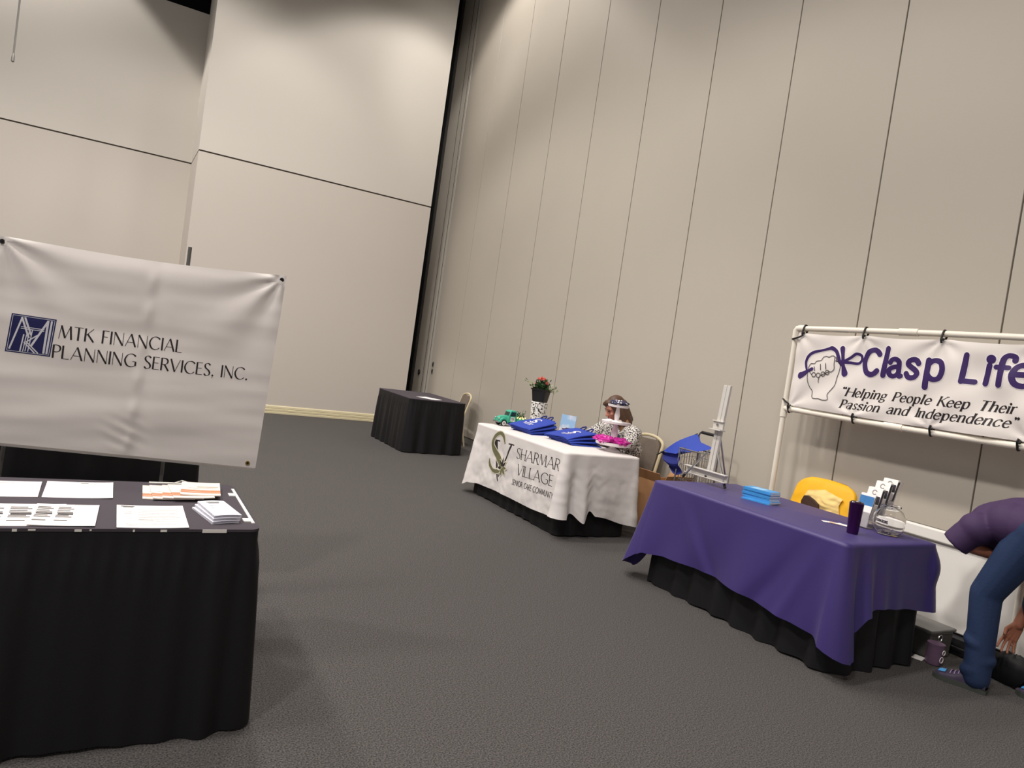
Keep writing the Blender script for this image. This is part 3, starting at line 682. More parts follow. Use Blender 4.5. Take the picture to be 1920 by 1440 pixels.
for cx in (-.108, .112):
    for s in (-1, 1):
        mb = MB(); mb.grid(lambda u, v: (cx - .052 * math.cos(PI * u) * (1.1 if cx < 0 else 1), s * lerp(.038, .066, v), .04 + .05 * math.sin(PI * u) * (1 - .12 * v ** 3)), 14, 6)
        mb.prism([(cx - .055 * math.cos(PI * k / 10), .04 + .048 * math.sin(PI * k / 10)) for k in range(11)] + [(cx + .036 * math.cos(PI * k / 10), .04 + .034 * math.sin(PI * k / 10)) for k in range(11)], (1, 0, 0), (0, 0, 1), (0, .0015, 0), (0, s * .0655, 0))
        L_(mb, 'fender', M_teal)
        mb = MB(); mb.tube([(cx, s * .040, .031), (cx, s * .064, .031)], .031, 22); wh = L_(mb, 'wheel', M_rubber, bevel=.003)
        mb = MB(); mb.tube([(cx, s * .0635, .031), (cx, s * .0655, .031)], .024, 22); L_(mb, 'whitewall', M_plasticwhite, wh)
        mb = MB(); mb.tube([(cx, s * .065, .031), (cx, s * .0675, .031)], .011, 16); L_(mb, 'hubcap', M_steel, wh)
mb = MB(); mb.box(-.175, -.168, -.06, .06, .034, .05); L_(mb, 'bumper', M_steel, bevel=.002)
for s in (-1, 1): L_(MB().ell((-.162, s * .042, .078), (.008, .010, .010), 12, 8), 'headlamp', M_steel)
def sprig(mb, base, tip, n, size, rnd):
    mb.tube([base, tip], .0012, 5); a = Vector(base); b = Vector(tip)
    for i in range(n):
        p = a.lerp(b, (i + .6) / n); d = Vector((rnd.uniform(-1, 1), rnd.uniform(-1, 1), rnd.uniform(-.2, 1))).normalized(); e = Vector((rnd.uniform(-1, 1), rnd.uniform(-1, 1), rnd.uniform(-1, 1))); sd = d.cross(e).normalized()
        L = size * rnd.uniform(.7, 1.3); mb.add([p, p + d * L * .5 + sd * L * .3, p + d * L, p + d * L * .5 - sd * L * .3], [(0, 1, 2, 3)])
rnd = random.Random(4)
g = thing('greenery_bunch', 'small bunch of dark greenery standing in the bed of the teal toy truck', 'greenery', (3.95, 6.72, T0 + .052)); mb = MB()
for i in range(16):
    b = (3.945 + rnd.uniform(-.045, .045), 6.725 + rnd.uniform(-.035, .035), T0 + .054); sprig(mb, b, (b[0] + rnd.uniform(-.03, .04), b[1] + rnd.uniform(-.03, .03), T0 + rnd.uniform(.11, .18)), 9, .022, rnd)
obj('foliage', mb, M_leaf, g, smooth=False)
fl = thing('fairy_lights', 'string of tiny warm fairy lights lying in the teal toy truck bed', 'fairy lights', (3.95, 6.68, T0 + .09)); mb = MB(); cw = []
for i in range(9): cw.append((3.895 + .012 * i, 6.672 + .008 * math.sin(i * 2.1), T0 + .098 + .008 * math.sin(i * 1.7)))
obj('wire', MB().tube(spline(cw, 5), .001, 5), M_dark_metal, fl)
M_bulb = mat('warm_bulb', (255, 214, 130), .4, emit=2.5)
for p in cw: obj('bulb', MB().ell(p, (.0055, .0055, .0065), 8, 6), M_bulb, fl)
# ---- pedestal, pot, plant
pe = thing('lattice_pedestal', 'white filigree pedestal with grey band carrying the black flower pot', 'pedestal', (4.14, 6.66, T0))
M_fil = speckle('filigree', (40, 38, 38), (240, 236, 230), 55, .42, .47, .5, detail=2)
obj('drum', MB().lathe((4.14, 6.66, T0), [(.075, .05), (.080, .055), (.092, .295), (.088, .30), (.02, .30)], 40), M_fil, pe)
obj('foot', MB().lathe((4.14, 6.66, T0), [(.02, 0), (.078, 0), (.074, .018), (.072, .05), (.02, .055)], 40), mat('grey_band', (140, 134, 128), .5), pe)
pt = thing('flower_pot', 'black square-rimmed pot on the white filigree pedestal', 'flower pot', (4.14, 6.66, T0 + .302))
def sq(c, prof, n=40, p=5):
    vs = []
    for r, z in prof:
        for k in range(n):
            a = 2 * PI * k / n; d = (abs(math.cos(a)) ** p + abs(math.sin(a)) ** p) ** (-1 / p); vs.append((c[0] + r * d * math.cos(a + .5), c[1] + r * d * math.sin(a + .5), c[2] + z))
    m = len(prof); return MB().add(vs, [(j * n + k, j * n + (k + 1) % n, (j + 1) * n + (k + 1) % n, (j + 1) * n + k) for j in range(m - 1) for k in range(n)] + [tuple(reversed(range(n)))])
obj('pot', sq((4.14, 6.66, T0 + .302), [(.066, 0), (.07, .004), (.088, .125), (.096, .126), (.098, .142), (.09, .143), (.084, .11), (.01, .108)]), M_pot, pt)
fp = thing('flowering_plant', 'coral flowering begonia with trailing pale leaves growing in the black pot', 'plant', (4.14, 6.66, T0 + .41))
rnd = random.Random(12); ZB = T0 + .415
mb = MB()
for i in range(70):
    a = rnd.uniform(0, 6.28); r = rnd.uniform(0, .055); b = (4.14 + r * math.cos(a), 6.66 + r * math.sin(a), ZB); sprig(mb, b, (b[0] * 1 + .07 * math.cos(a) * rnd.random(), b[1] + .07 * math.sin(a) * rnd.random(), ZB + rnd.uniform(.05, .13)), 6, .036, rnd)
obj('foliage', mb, M_leaf, fp, smooth=False)
mb = MB()
for (dx, dy, h) in ((-.12, .10, .10), (-.10, .13, .12), (-.08, .06, .05), (.07, -.13, .05), (.09, -.14, .02), (.05, -.10, .08), (.10, -.08, .0)):
    sprig(mb, (4.14 + dx * .3, 6.66 + dy * .3, ZB + .02), (4.14 + dx * 1.25, 6.66 + dy * 1.25, ZB + h), 11, .032, rnd)
obj('trailing_leaves', mb, M_leafpale, fp, smooth=False)
def blossom(c, r):
    mb = MB(); c = Vector(c)
    for j in range(2):
        for k in range(5):
            a = 2 * PI * k / 5 + j * .6 + rnd.random() * .3; el = .5 + .7 * j; d = Vector((math.cos(a) * math.cos(el), math.sin(a) * math.cos(el), math.sin(el))); sd = d.cross(Vector((0, 0, 1))).normalized()
            mb.add([c, c + d * r * .5 + sd * r * .42, c + d * r + sd * r * .25, c + d * r * 1.08, c + d * r - sd * r * .25, c + d * r * .5 - sd * r * .42], [(0, 1, 2, 3, 4, 5)])
    return mb
for (dx, dy, h) in ((-.02, .03, .125), (.0, .0, .14), (.02, -.02, .13), (-.03, -.01, .12), (.01, .02, .125), (.03, -.05, .105), (.04, -.06, .08), (-.05, .03, .06), (.0, -.03, .12), (-.01, .05, .115), (.02, -.07, .09)):
    obj('blossom', blossom((4.12 + dx, 6.65 + dy, ZB + h), .027), M_coral, fp, smooth=False)
# ---- blue totes in two piles
def tote(x, y, z0, z1, rz, label, group, logo=False, w=.34, L=.36, th=.0145):
    """a folded tote lying on the pile; low at its base end (-x), high at the handles (+x)"""
    o = thing('tote_bag', label, 'tote bag', (x, y, 0), group, rz)
    zf = lambda u, v: lerp(z0, z1, u ** .8) + .006 * math.sin(3 * u + 5 * v + x * 30) - .012 * (abs(2 * v - 1) ** 6) 
    f = lambda u, v: ((u - .5) * L + .012 * math.sin(v * PI), (v - .5) * w * (1 - .04 * u), zf(u, v))
    mb = MB(); mb.slab(lambda u, v: Vector(f(u, v)) + Vector((0, 0, th)), 14, 12, (0, 0, th * .55)); obj('front_panel', mb, M_royal, o, world=False)
    mb = MB(); mb.slab(lambda u, v: Vector(f(lerp(.01, .99, u), lerp(.01, .99, v))) + Vector((0, 0, th * .4)), 10, 8, (0, 0, th * .4)); obj('gusset', mb, M_royal_dark, o, world=False)
    for s in (-.25, .25):
        mb = MB(); c0 = Vector(f(.97, .5 + s * .6)); pts = [c0 + Vector((0, -.03, th)), c0 + Vector((.03, -.025, th + .018)), c0 + Vector((.05, 0, th + .028)), c0 + Vector((.03, .025, th + .018)), c0 + Vector((0, .03, th))]
        obj('handle', mb.tube(spline(pts, 6), .007, 6), M_royal_dark, o, world=False)
    if logo:
        fn = lambda a, b: (Vector(f(.5 + b / L, .5 - a / w)) + Vector((0, 0, th)), Vector((0, 0, 1)))
        V = []; curve2([(a * 1.5, b * 1.5) for a, b in [(.03, .045), (.012, .062), (-.012, .06), (-.02, .04), (.0, .024), (.018, .008), (.008, -.012), (-.016, -.014), (-.034, -.002)]], [.008, .013, .016, .02, .025, .022, .017, .013, .006], V)
        ribbon(refine([Vector((-.03, .05)), Vector((-.002, -.025))], .01), [.008] * len(refine([Vector((-.03, .05)), Vector((-.002, -.025))], .01)), V)
        V += text('SHARMAR', -.065, -.065, .018, .13, thick=.24, thin=.2, gap=.12) + text('VILLAGE', -.055, -.092, .018, .11, thick=.24, thin=.2, gap=.12)
        mb = MB(); ink(V, fn, mb, .0012); obj('printed_logo', mb, M_paper, o, world=False, smooth=False)
    return o
G1, G2 = 'folded blue tote bags beside the toy truck', 'folded blue tote bags beside the cake stand'
for i, lb in enumerate(('lowest folded blue tote of the pile beside the toy truck', 'second folded blue tote from the bottom of the pile beside the toy truck', 'folded blue tote just under the top one, pile beside the toy truck', 'topmost folded blue tote with white logo, pile beside the toy truck')):
    tote(3.90 - .012 * i, 6.26 + .012 * i, T0 + .003 + .0135 * i, T0 + .003 + .043 * i, .10 + .03 * i, lb, G1, i == 3)
for i, lb in enumerate(('lowest folded blue tote of the pile beside the cake stand', 'second folded blue tote from the bottom of the pile beside the cake stand', 'folded blue tote just under the top one, pile beside the cake stand', 'topmost folded blue tote with white logo, pile beside the cake stand')):
    tote(4.03 - .014 * i, 5.70 + .02 * i, T0 + .003 + .0135 * i, T0 + .003 + .037 * i, .0 + .03 * i, lb, G2, i == 3, w=.37)
# ---- leaflet holder with a photograph
ho = thing('photo_holder', 'clear stand holding a blue and white scenic photo card between the blue tote piles', 'photo stand', (4.19, 6.13, T0), None, .52)
obj('base', MB().box(-.03, .045, -.085, .085, 0, .012), M_royal_dark, ho, world=False, bevel=.003)
mb = MB(); mb.obox((.0, 0, .122), (.003, 0, 0), (0, .086, 0), (.014, 0, .108)); obj('photo_card', mb, speckle('photo_scene', (150, 186, 220), (232, 226, 228), 9, .42, .6, .3), ho, world=False)
m2 = MB(); rnd = random.Random(5)
for i in range(9): y = rnd.uniform(-.065, .065); z = rnd.uniform(.07, .15); m2.obox((-.0042 + .014 * (z - .108) / .095, y, z), (.0004, 0, 0), (0, rnd.uniform(.01, .024), 0), (.0012, 0, rnd.uniform(.006, .014)))
obj('printing', m2, mat('photo_dark', (84, 62, 78), .4, var=.3, vscale=60), ho, world=False)
mb = MB(); mb.tube(spline([(-.035, .05, .02), (-.05, .03, .012), (-.055, 0, .010), (-.05, -.035, .014), (-.04, -.055, .03)], 6), .007, 8); obj('rim', mb, M_paper, ho, world=False)
# ---- three-tier stand
KX, KY = 4.20, 5.35
ck = thing('tiered_stand', 'white three-tier cake stand at the end of the white cloth', 'cake stand', (KX, KY, T0))
K_ = lambda name, prof, m=M_plate: obj(name, MB().lathe((KX, KY, T0), prof, 40), m, ck)
K_('base', [(.02, 0), (.075, 0), (.07, .012), (.03, .03), (.02, .055)])
K_('tier_plate', [(.02, .052), (.15, .056), (.165, .062), (.168, .088), (.163, .088), (.158, .068), (.02, .066)])
K_('column', [(.02, .066), (.024, .08), (.032, .15), (.03, .20), (.016, .25), (.02, .262)])
K_('tier_plate', [(.02, .258), (.125, .262), (.135, .266), (.137, .284), (.132, .284), (.128, .272), (.02, .27)])
K_('column', [(.012, .27), (.02, .30), (.026, .34), (.018, .385), (.014, .42)])
K_('tier_plate', [(.012, .416), (.09, .42), (.098, .424), (.10, .442), (.096, .442), (.09, .43), (.01, .428)])
def crumple(c, rx, ry, rz, seed, amp=.35, su=26, sv=12):
    mb = MB(); mb.ell(c, (rx, ry, rz), su, sv); out = []
    for v in mb.v:
        d = Vector(v) - Vector(c); k = 1 + amp * noise.noise(Vector((v[0] * 55 + seed, v[1] * 55, v[2] * 70))); out.append(tuple(Vector(c) + d * k))
    mb.v = out; return mb
for i, (a, lb) in enumerate(((2.2, 'crumpled magenta cellophane pack at the far end of the lowest cake tier'), (3.4, 'crumpled magenta cellophane pack at the middle of the lowest cake tier'), (4.7, 'crumpled magenta cellophane pack at the near end of the lowest cake tier'))):
    o = obj('candy_pack', crumple((KX + .10 * math.cos(a), KY + .10 * math.sin(a), T0 + .104), .085, .085, .036, i * 9, .5), M_magenta, sharp=25); tag(o, lb, 'candy pack', 'magenta packs on the cake stand')
o = obj('candy_pack', crumple((KX + .085, KY + .09, T0 + .118), .05, .05, .045, 77, .35), mat('blue_grey_cellophane', (96, 110, 140), .25, var=.3, vscale=30), sharp=25); tag(o, 'blue grey cellophane pack behind the magenta packs on the lowest tier', 'candy pack')
for i, (dx, dy, a, lb) in enumerate(((-.04, .035, .3, 'folded white napkin lying toward the far side of the middle cake tier'), (-.03, -.05, 1.2, 'folded white napkin lying toward the near side of the middle cake tier'))):
    o = thing('napkin', lb, 'napkin', (KX + dx, KY + dy, T0 + .2735), 'napkins on the cake stand', a); mb = MB(); mb.slab(lambda u, v: ((u - .5) * .13, (v - .5) * .11, .012 + .010 * math.sin(6 * u + 2) * math.cos(5 * v) + .008 * u), 10, 10, (0, 0, .008)); obj('folded_cloth', mb, M_paper, o, world=False)
M_dots = speckle('navy_dots', (245, 243, 246), (34, 30, 72), 34, .30, .36, .5, tex='VOR')
o = obj('fabric_pouch', crumple((KX - .0, KY - .01, T0 + .462), .088, .088, .026, 31, .3), M_dots, sharp=25); tag(o, 'navy pouch with white dots on the top cake tier', 'pouch')

# ---------------------------------------------------------------- things between that table and the wall
bx = thing('cardboard_box', 'open brown cardboard box on the floor beside the wheeled wire cart', 'box', (4.88, 5.36, 0))
mb = MB(); x0, x1, y0, y1, h = 4.70, 5.06, 5.14, 5.50, .50; t_ = .006
mb.box(x0, x1, y0, y0 + t_, 0, h); mb.box(x0, x1, y1 - t_, y1, 0, h); mb.box(x0, x0 + t_, y0, y1, 0, h); mb.box(x1 - t_, x1, y0, y1, 0, h); mb.box(x0, x1, y0, y1, 0, t_); obj('carton', mb, M_card, bx, smooth=False)
for c, a, b in (((x0 - .02, 5.32, h + .045), (0, .17, 0), (-.025, 0, .05)), ((4.88, y0 - .015, h + .04), (.17, 0, 0), (0, -.02, .045)), ((x1 + .02, 5.32, h + .03), (0, .17, 0), (.02, 0, .03)), ((4.88, y1 + .05, h - .05), (.17, 0, 0), (0, .05, -.05))):
    n = Vector(a).cross(Vector(b)).normalized() * .0025; obj('flap', MB().obox(c, a, b, n), M_card, bx, smooth=False)
ca = thing('wire_cart', 'folding wire shopping cart on wheels with black grip, near the cardboard box', 'cart', (4.85, 4.86, 0))
ya, yb = 4.74, 5.00
mb = MB(); pts = [(4.96, ya, .12), (4.95, ya, .9), (4.93, ya, 1.01), (4.92, ya + .03, 1.045), (4.92, yb - .03, 1.05), (4.93, yb, 1.015), (4.95, yb, .9), (4.96, yb, .12)]
obj('handle_frame', mb.tube(pts, .010, 10), M_steel, ca)
obj('grip', MB().tube([(4.92, ya + .045, 1.047), (4.92, yb - .045, 1.05)], .015, 12), M_rubber, ca)
mb = MB(); bx0, bx1, z0, z1 = 4.72, 4.95, .30, .88
for k in range(9):
    y = lerp(ya + .01, yb - .01, k / 8); mb.tube([(bx1, y, z0), (bx0 + .03, y, z0), (bx0, y, z1)], .0024, 5); mb.tube([(bx1, y, z0), (bx1, y, z1)], .0024, 5)
for k in range(7):
    x = lerp(bx0 + .02, bx1, k / 6)
    for y in (ya + .01, yb - .01): mb.tube([(x, y, z0), (x, y, z1)], .0024, 5)
for k in range(9):
    z = lerp(z0, z1, k / 8); x = lerp(bx0 + .03, bx0, k / 8); mb.tube([(x, ya + .01, z), (bx1, ya + .01, z), (bx1, yb - .01, z), (x, yb - .01, z), (x, ya + .01, z)], .0026, 5)
obj('wire_basket', mb, M_steel, ca)
mb = MB(); mb.tube([(bx0 - .005, ya, z1), (bx0 - .005, yb, z1), (bx1, yb, z1), (bx1, ya, z1), (bx0 - .005, ya, z1)], .007, 8); obj('basket_rim', mb, M_steel, ca)
for y in (ya, yb): obj('front_leg', MB().tube([(bx0, y, z1), (bx0 - .03, y, .3), (bx0 - .02, y, .02)], .008, 8), M_steel, ca)
for y in (ya - .03, yb + .03):
    o = obj('wheel', MB().tube([(4.96, y - .012, .085), (4.96, y + .012, .085)], .085, 24), M_rubber, ca); obj('hub', MB().tube([(4.96, y - .016, .085), (4.96, y + .016, .085)], .03, 14), M_plasticwhite, o)
um = thing('blue_umbrella', 'half open royal blue umbrella hanging over the wire cart', 'umbrella', (4.8, 5.0, .85))
mb = MB()
A = [(4.90, 4.995, 1.03), (4.80, 5.13, .93), (4.75, 5.25, .81)]; B = [(4.87, 4.90, .96), (4.76, 4.97, .84), (4.72, 5.08, .80)]; C_ = [(4.90, 4.745, .93), (4.78, 4.86, .875), (4.72, 4.98, .85)]
rows = [spline(A, 6), spline(B, 6), spline(C_, 6)]
mb.slab(lambda u, v: rows[0][int(round(u * 12))].lerp(rows[1][int(round(u * 12))], v * 2) if v <= .5 else rows[1][int(round(u * 12))].lerp(rows[2][int(round(u * 12))], v * 2 - 1), 12, 8, (.004, 0, .002)); obj('canopy', mb, M_royal, um, sharp=50)
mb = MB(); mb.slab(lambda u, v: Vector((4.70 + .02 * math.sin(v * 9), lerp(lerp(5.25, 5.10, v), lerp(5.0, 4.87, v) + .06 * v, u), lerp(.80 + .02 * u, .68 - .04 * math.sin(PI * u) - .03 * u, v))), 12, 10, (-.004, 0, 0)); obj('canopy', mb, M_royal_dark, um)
obj('shaft', MB().tube([(4.90, 4.99, 1.03), (4.72, 5.31, .755)], .006, 8), M_rubber, um)
# ---------------------------------------------------------------- table under the purple cloth
PX0, PX1, PY0, PY1 = 3.60, 4.44, 2.42, 4.02
skirted_table('skirted_table', 'table with black pleated skirt showing below the purple cloth', PX0 + .045, PX1 - .005, PY0 + .035, PY1 - .06, TZ - .012, 15, None, pitch=.15, amp=.034)
PT = TZ + .004
P, LP = walk(PX0, PX1, PY0, PY1, .03)
phem = [(0, .20), (.06, .225), (.25, .25), (.55, .262), (.95, .245), (1.30, .212), (1.46, .20), (1.53, .17), (1.59, .112), (1.63, .15), (1.68, .25), (1.74, .35), (1.85, .385), (2.1, .372), (2.35, .345), (2.44, .33), (2.5, .36), (2.65, .42), (LP - .8, .42), (LP - .2, .30), (LP - .06, .05), (LP - .02, .10), (LP, .20)]
def pdrop(s): return PT - interp(phem, s)
def pout(s, v):
    o = .014 + .03 * v
    o += .09 * v ** 1.2 * math.exp(-((s - 1.58) / .07) ** 2) - .035 * v * math.exp(-((s - 1.66) / .03) ** 2) + .03 * v * math.exp(-((s - 1.75) / .04) ** 2)
    o += .12 * v ** 1.1 * math.exp(-((LP - s - .03) / .09) ** 2) + .05 * v * math.exp(-(s / .12) ** 2)
    o += .045 * math.exp(-((s - 2.44) / .07) ** 2) * (math.sin(PI * min(1, v * 1.55)) ** 1.5 if v < .645 else 0) + .05 * v * math.exp(-((s - 2.44) / .08) ** 2)
    o += .02 * v ** 1.5 * (math.sin(s * 7 + .6) + .5 * math.sin(s * 13 + 2.5 * v)) * (1 if s < 1.6 else .3)
    o += .012 * v * math.exp(-((s - .25 - .35 * v) / .06) ** 2) - .012 * v * math.exp(-((s - .38 - .3 * v) / .06) ** 2) + .014 * v * math.exp(-((s - 1.45 + .22 * v) / .05) ** 2) - .016 * v * math.exp(-((s - 1.34 + .3 * v) / .06) ** 2)
    if 1.7 < s < 2.4: o += .010 * v * math.sin((s - 1.7) * 42) * max(0, 1 - (s - 1.7) / .45)
    return o
pc = thing('tablecloth', 'plain purple tablecloth draped over a black skirted table', 'tablecloth', ((PX0 + PX1) / 2, (PY0 + PY1) / 2, PT))
obj('cloth', drape(P, PT, pdrop, pout, 36, roll=.02), M_purple, pc, sharp=180)
T1 = PT + .001
# ---- tabletop easel
ez = thing('tabletop_easel', 'grey tabletop display easel, empty, at the far end of the purple table', 'easel', (4.08, 3.94, T1))
mz = lambda z: 4.07 + (z - T1) * .055
my = lambda z: 3.955 - (z - T1) * .012
def bar_(mb, z0, z1, w, d):
    for s in (-1, 1):
        a = Vector((mz(z0), my(z0) + s * w * .52, z0)); b = Vector((mz(z1), my(z1) + s * w * .52, z1)); c = (a + b) / 2; e = (b - a) / 2
        mb.obox(c, (d, 0, 0), (0, w * .46, 0), e)
mb = MB(); bar_(mb, T1 + .07, T1 + .766, .034, .011); obj('mast', mb, M_grey_plastic, ez, bevel=.002)
mb = MB(); z = T1 + .455; mb.obox((mz(z) - .014, my(z), z), (.008, 0, 0), (0, .052, 0), (0, 0, .03)); mb.obox((mz(z) - .026, my(z), z - .036), (.03, 0, 0), (0, .058, 0), (0, 0, .005)); mb.obox((mz(z) - .02, my(z), z + .03), (.012, 0, 0), (0, .055, 0), (0, 0, .005)); cl_ = obj('clamp', mb, M_grey_plastic, ez, bevel=.002)
obj('knob', MB().tube([(mz(z) - .026, my(z), z + .004), (mz(z) - .034, my(z), z + .004)], .009, 12), M_steel, cl_)
z = T1 + .075
mb = MB(); mb.obox((mz(z) - .035, my(z) + .0, z), (.005, 0, 0), (0, .215, 0), (0, 0, .028)); mb.obox((mz(z) - .052, my(z), z + .027), (.02, 0, 0), (0, .217, 0), (0, 0, .004)); mb.obox((mz(z) - .052, my(z), z - .026), (.014, 0, 0), (0, .215, 0), (0, 0, .003)); tray = obj('tray', mb, M_grey_plastic, ez, bevel=.0015)
obj('knob', MB().tube([(mz(z) - .04, my(z), z - .02), (mz(z) - .05, my(z), z - .02)], .008, 12), M_dark_metal, tray)
for s, fx, fy in ((1, 3.955, 4.13), (-1, 4.02, 3.745)):
    a = Vector((mz(T1 + .255) - .016, my(T1 + .255) + s * .04, T1 + .255)); b = Vector((fx + .01, fy, T1 + .012)); lg = obj('leg', MB().tube([a, b], .0075, 10), M_steel, ez)
    d = (b - a).normalized(); obj('rubber_foot', MB().tube([b - d * .03, b], .0105, 10), M_rubber, lg)
lg = obj('leg', MB().tube([(mz(T1 + .40) + .012, my(T1 + .4), T1 + .40), (4.26, 3.955, T1 + .012)], .0075, 10), M_steel, ez); obj('rubber_foot', MB().tube([(4.247, 3.955, T1 + .04), (4.26, 3.955, T1 + .011)], .0105, 10), M_rubber, lg)
# ---- pile of blue paperbacks, turned a little
bk = None; lbs = ['lowest blue paperback of the pile, pulled out toward the table edge', 'second blue paperback from the bottom of the pile'] + ['blue paperback third from the bottom of the pile', 'blue paperback fourth from the bottom of the pile', 'blue paperback in the middle of the pile', 'blue paperback fourth from the top of the pile', 'blue paperback third from the top of the pile', 'blue paperback second from the top of the pile', 'topmost blue paperback of the pile']
for i, lb in enumerate(lbs):
    z = T1 + .0092 * i; dx, dy = [(-.02, -.01), (-.002, -.012), (.0, .0), (.002, .004), (-.002, .006), (.0, .002), (.004, .006), (.0, .0), (.003, .008)][i]; rz = .18 + [0.03, -.05, .02, .0, .02, -.01, .02, .0, .03][i]
    if bk is None:
        bk = thing('paperback_book', lb, 'book', (4.02 + dx, 3.40 + dy, z), 'blue paperbacks on the purple table', rz)
        mb = MB(); w_, l_ = .065, .105
        mb.box(-w_, w_, -l_, l_, 0, .0011); mb.box(-w_, w_, -l_, l_, .0081, .0092); mb.box(-w_, -w_ + .0012, -l_, l_, 0, .0092); mb.box(-w_, w_, l_ - .001, l_, 0.0, .0092) if False else None
        obj('cover', mb, M_skyblue, bk, world=False, smooth=False)
        obj('pages', MB().box(-w_ + .0012, w_ - .001, -l_ + .0006, l_ - .002, .0011, .0081), M_paper, bk, world=False, smooth=False)
        m2 = MB(); m2.box(-.045, .045, -.03, .06, .0092, .0094); obj('cover_picture', m2, mat('cover_pale_blue', (150, 200, 236), .45, var=.2, vscale=30), bk, world=False, smooth=False)
        o = bk
    else: o = copy_tree(bk)
    o['label'] = lb; o.location = (4.02 + dx, 3.40 + dy, z); o.rotation_euler = (0, 0, rz); LOC[o.name] = tuple(o.location)
# ---- cards, tumbler
M_cardb = mat('card_buff', (222, 190, 160), .7, var=.1, vscale=60)
for i, (x, y, a, m_, lb) in enumerate(((4.035, 2.86, .9, M_paper, 'white card at the far side of the little fan beside the violet tumbler'), (4.055, 2.82, .4, M_cardb, 'buff card in the little fan beside the violet tumbler'), (4.07, 2.785, .1, M_paper, 'white card tucked nearest the violet tumbler'))):
    sheet('card', lb, (x, y), a, .05, .085, T1 + .0014 * i, [(.2, .8, .6, .66, M_pale_ink)], curl=.001, th=.001, group='cards beside the violet tumbler', base=m_, cat='card', seed=60 + i)
tu = thing('tumbler', 'tall violet metal travel tumbler standing on the purple cloth', 'tumbler', (3.915, 2.615, T1))
obj('body', MB().lathe((3.915, 2.615, T1), [(.029, 0), (.032, .002), (.034, .06), (.040, .175), (.041, .182), (.038, .184), (.036, .176)], 40), M_tumbler, tu)
ld = obj('lid', MB().lathe((3.915, 2.615, T1), [(.037, .176), (.037, .186), (.033, .190), (.01, .188)], 40), mat('smoky_lid', (46, 26, 40), .15), tu)
obj('lid_slider', MB().box(3.90, 3.93, 2.60, 2.615, T1 + .187, T1 + .194), M_steel, ld, bevel=.002)
# ---- stepped brochure holder
hl = thing('brochure_holder', 'clear stepped four-pocket brochure holder behind the round glass-like jar', 'brochure holder', (4.29, 2.765, T1))
mb = MB()
for k in range(4):
    x = 4.205 + .072 * k; z = T1 + .004 + .041 * k
    mb.obox((x - .006, 2.765, z + .05), (.0012, 0, 0), (0, .054, 0), (.012, 0, .05)); mb.box(x - .012, x + .05, 2.711, 2.819, z - .002, z)
for y in (2.711, 2.819): mb.prism([(4.185, 0), (4.46, 0), (4.50, .30), (4.44, .28), (4.42, .19), (4.37, .18), (4.35, .14), (4.29, .13), (4.28, .10), (4.20, .09)], (1, 0, 0), (0, 0, 1), (0, .0012, 0), (0, y, T1))
obj('pockets', mb, M_acrylic, hl, smooth=False)
M_brodark = mat('brochure_dark', (52, 50, 58), .5, var=.4, vscale=25); M_broblue = mat('brochure_blue', (70, 130, 190), .5, var=.25, vscale=25)
for k, lb in enumerate(('white trifold with a blue picture in the lowest pocket of the holder', 'white trifold pamphlets in the second pocket of the stepped holder', 'white trifold pamphlets in the third pocket of the stepped holder', 'white trifold pamphlets with dark picture in the highest pocket of the holder')):
    x = 4.214 + .072 * k; z = T1 + .006 + .041 * k; o = thing('trifold_pamphlets', lb, 'pamphlets', (x, 2.765, z), 'pamphlets in the stepped holder'); hgt = .205 if k < 3 else .185
    mb = MB(); mb.obox((.012, 0, hgt / 2), (.013 if k else .006, 0, 0), (0, .049, 0), (.024, 0, hgt / 2)); obj('paper_stack', mb, M_paper, o, world=False, smooth=False)
    xf = lambda zz: .012 - (.013 if k else .006) + .024 * (zz - hgt / 2) / (hgt / 2) - .0012
    m2 = MB()
    if k == 0: m2.obox((xf(.15), 0, .15), (.0008, 0, 0), (0, .047, 0), (.0052, 0, .042))
    else: m2.obox((xf(.12), -.006, .12), (.0008, 0, 0), (0, .04, 0), (.004, 0, .035))
    obj('printed_picture', m2, M_broblue if k == 0 else M_brodark, o, world=False, smooth=False)
    if k:
        m3 = MB(); V = []; cc = (0, hgt - .028); pts = [Vector((cc[0] + .014 * math.cos(a), cc[1] + .014 * math.sin(a))) for a in [.4 + 5.2 * j / 16 for j in range(17)]]; ribbon(pts, [.004] * 17, V)
        V += text('CLASP', -.03, hgt - .058, .008, .05, thick=.2, thin=.15)
        ink(V, lambda a, b: (Vector((xf(b), -a, b)), Vector((-1, 0, 0))), m3, .0008); obj('printing', m3, M_grey_ink, o, world=False, smooth=False)
    m4 = MB(); m4.obox((.012, -.0495, hgt / 2 + .02), (.011 if k else .004, 0, 0), (0, .0006, 0), (.02, 0, hgt / 2 - .03)); obj('page_edges', m4, M_brodark if k else M_grey_ink, o, world=False, smooth=False)
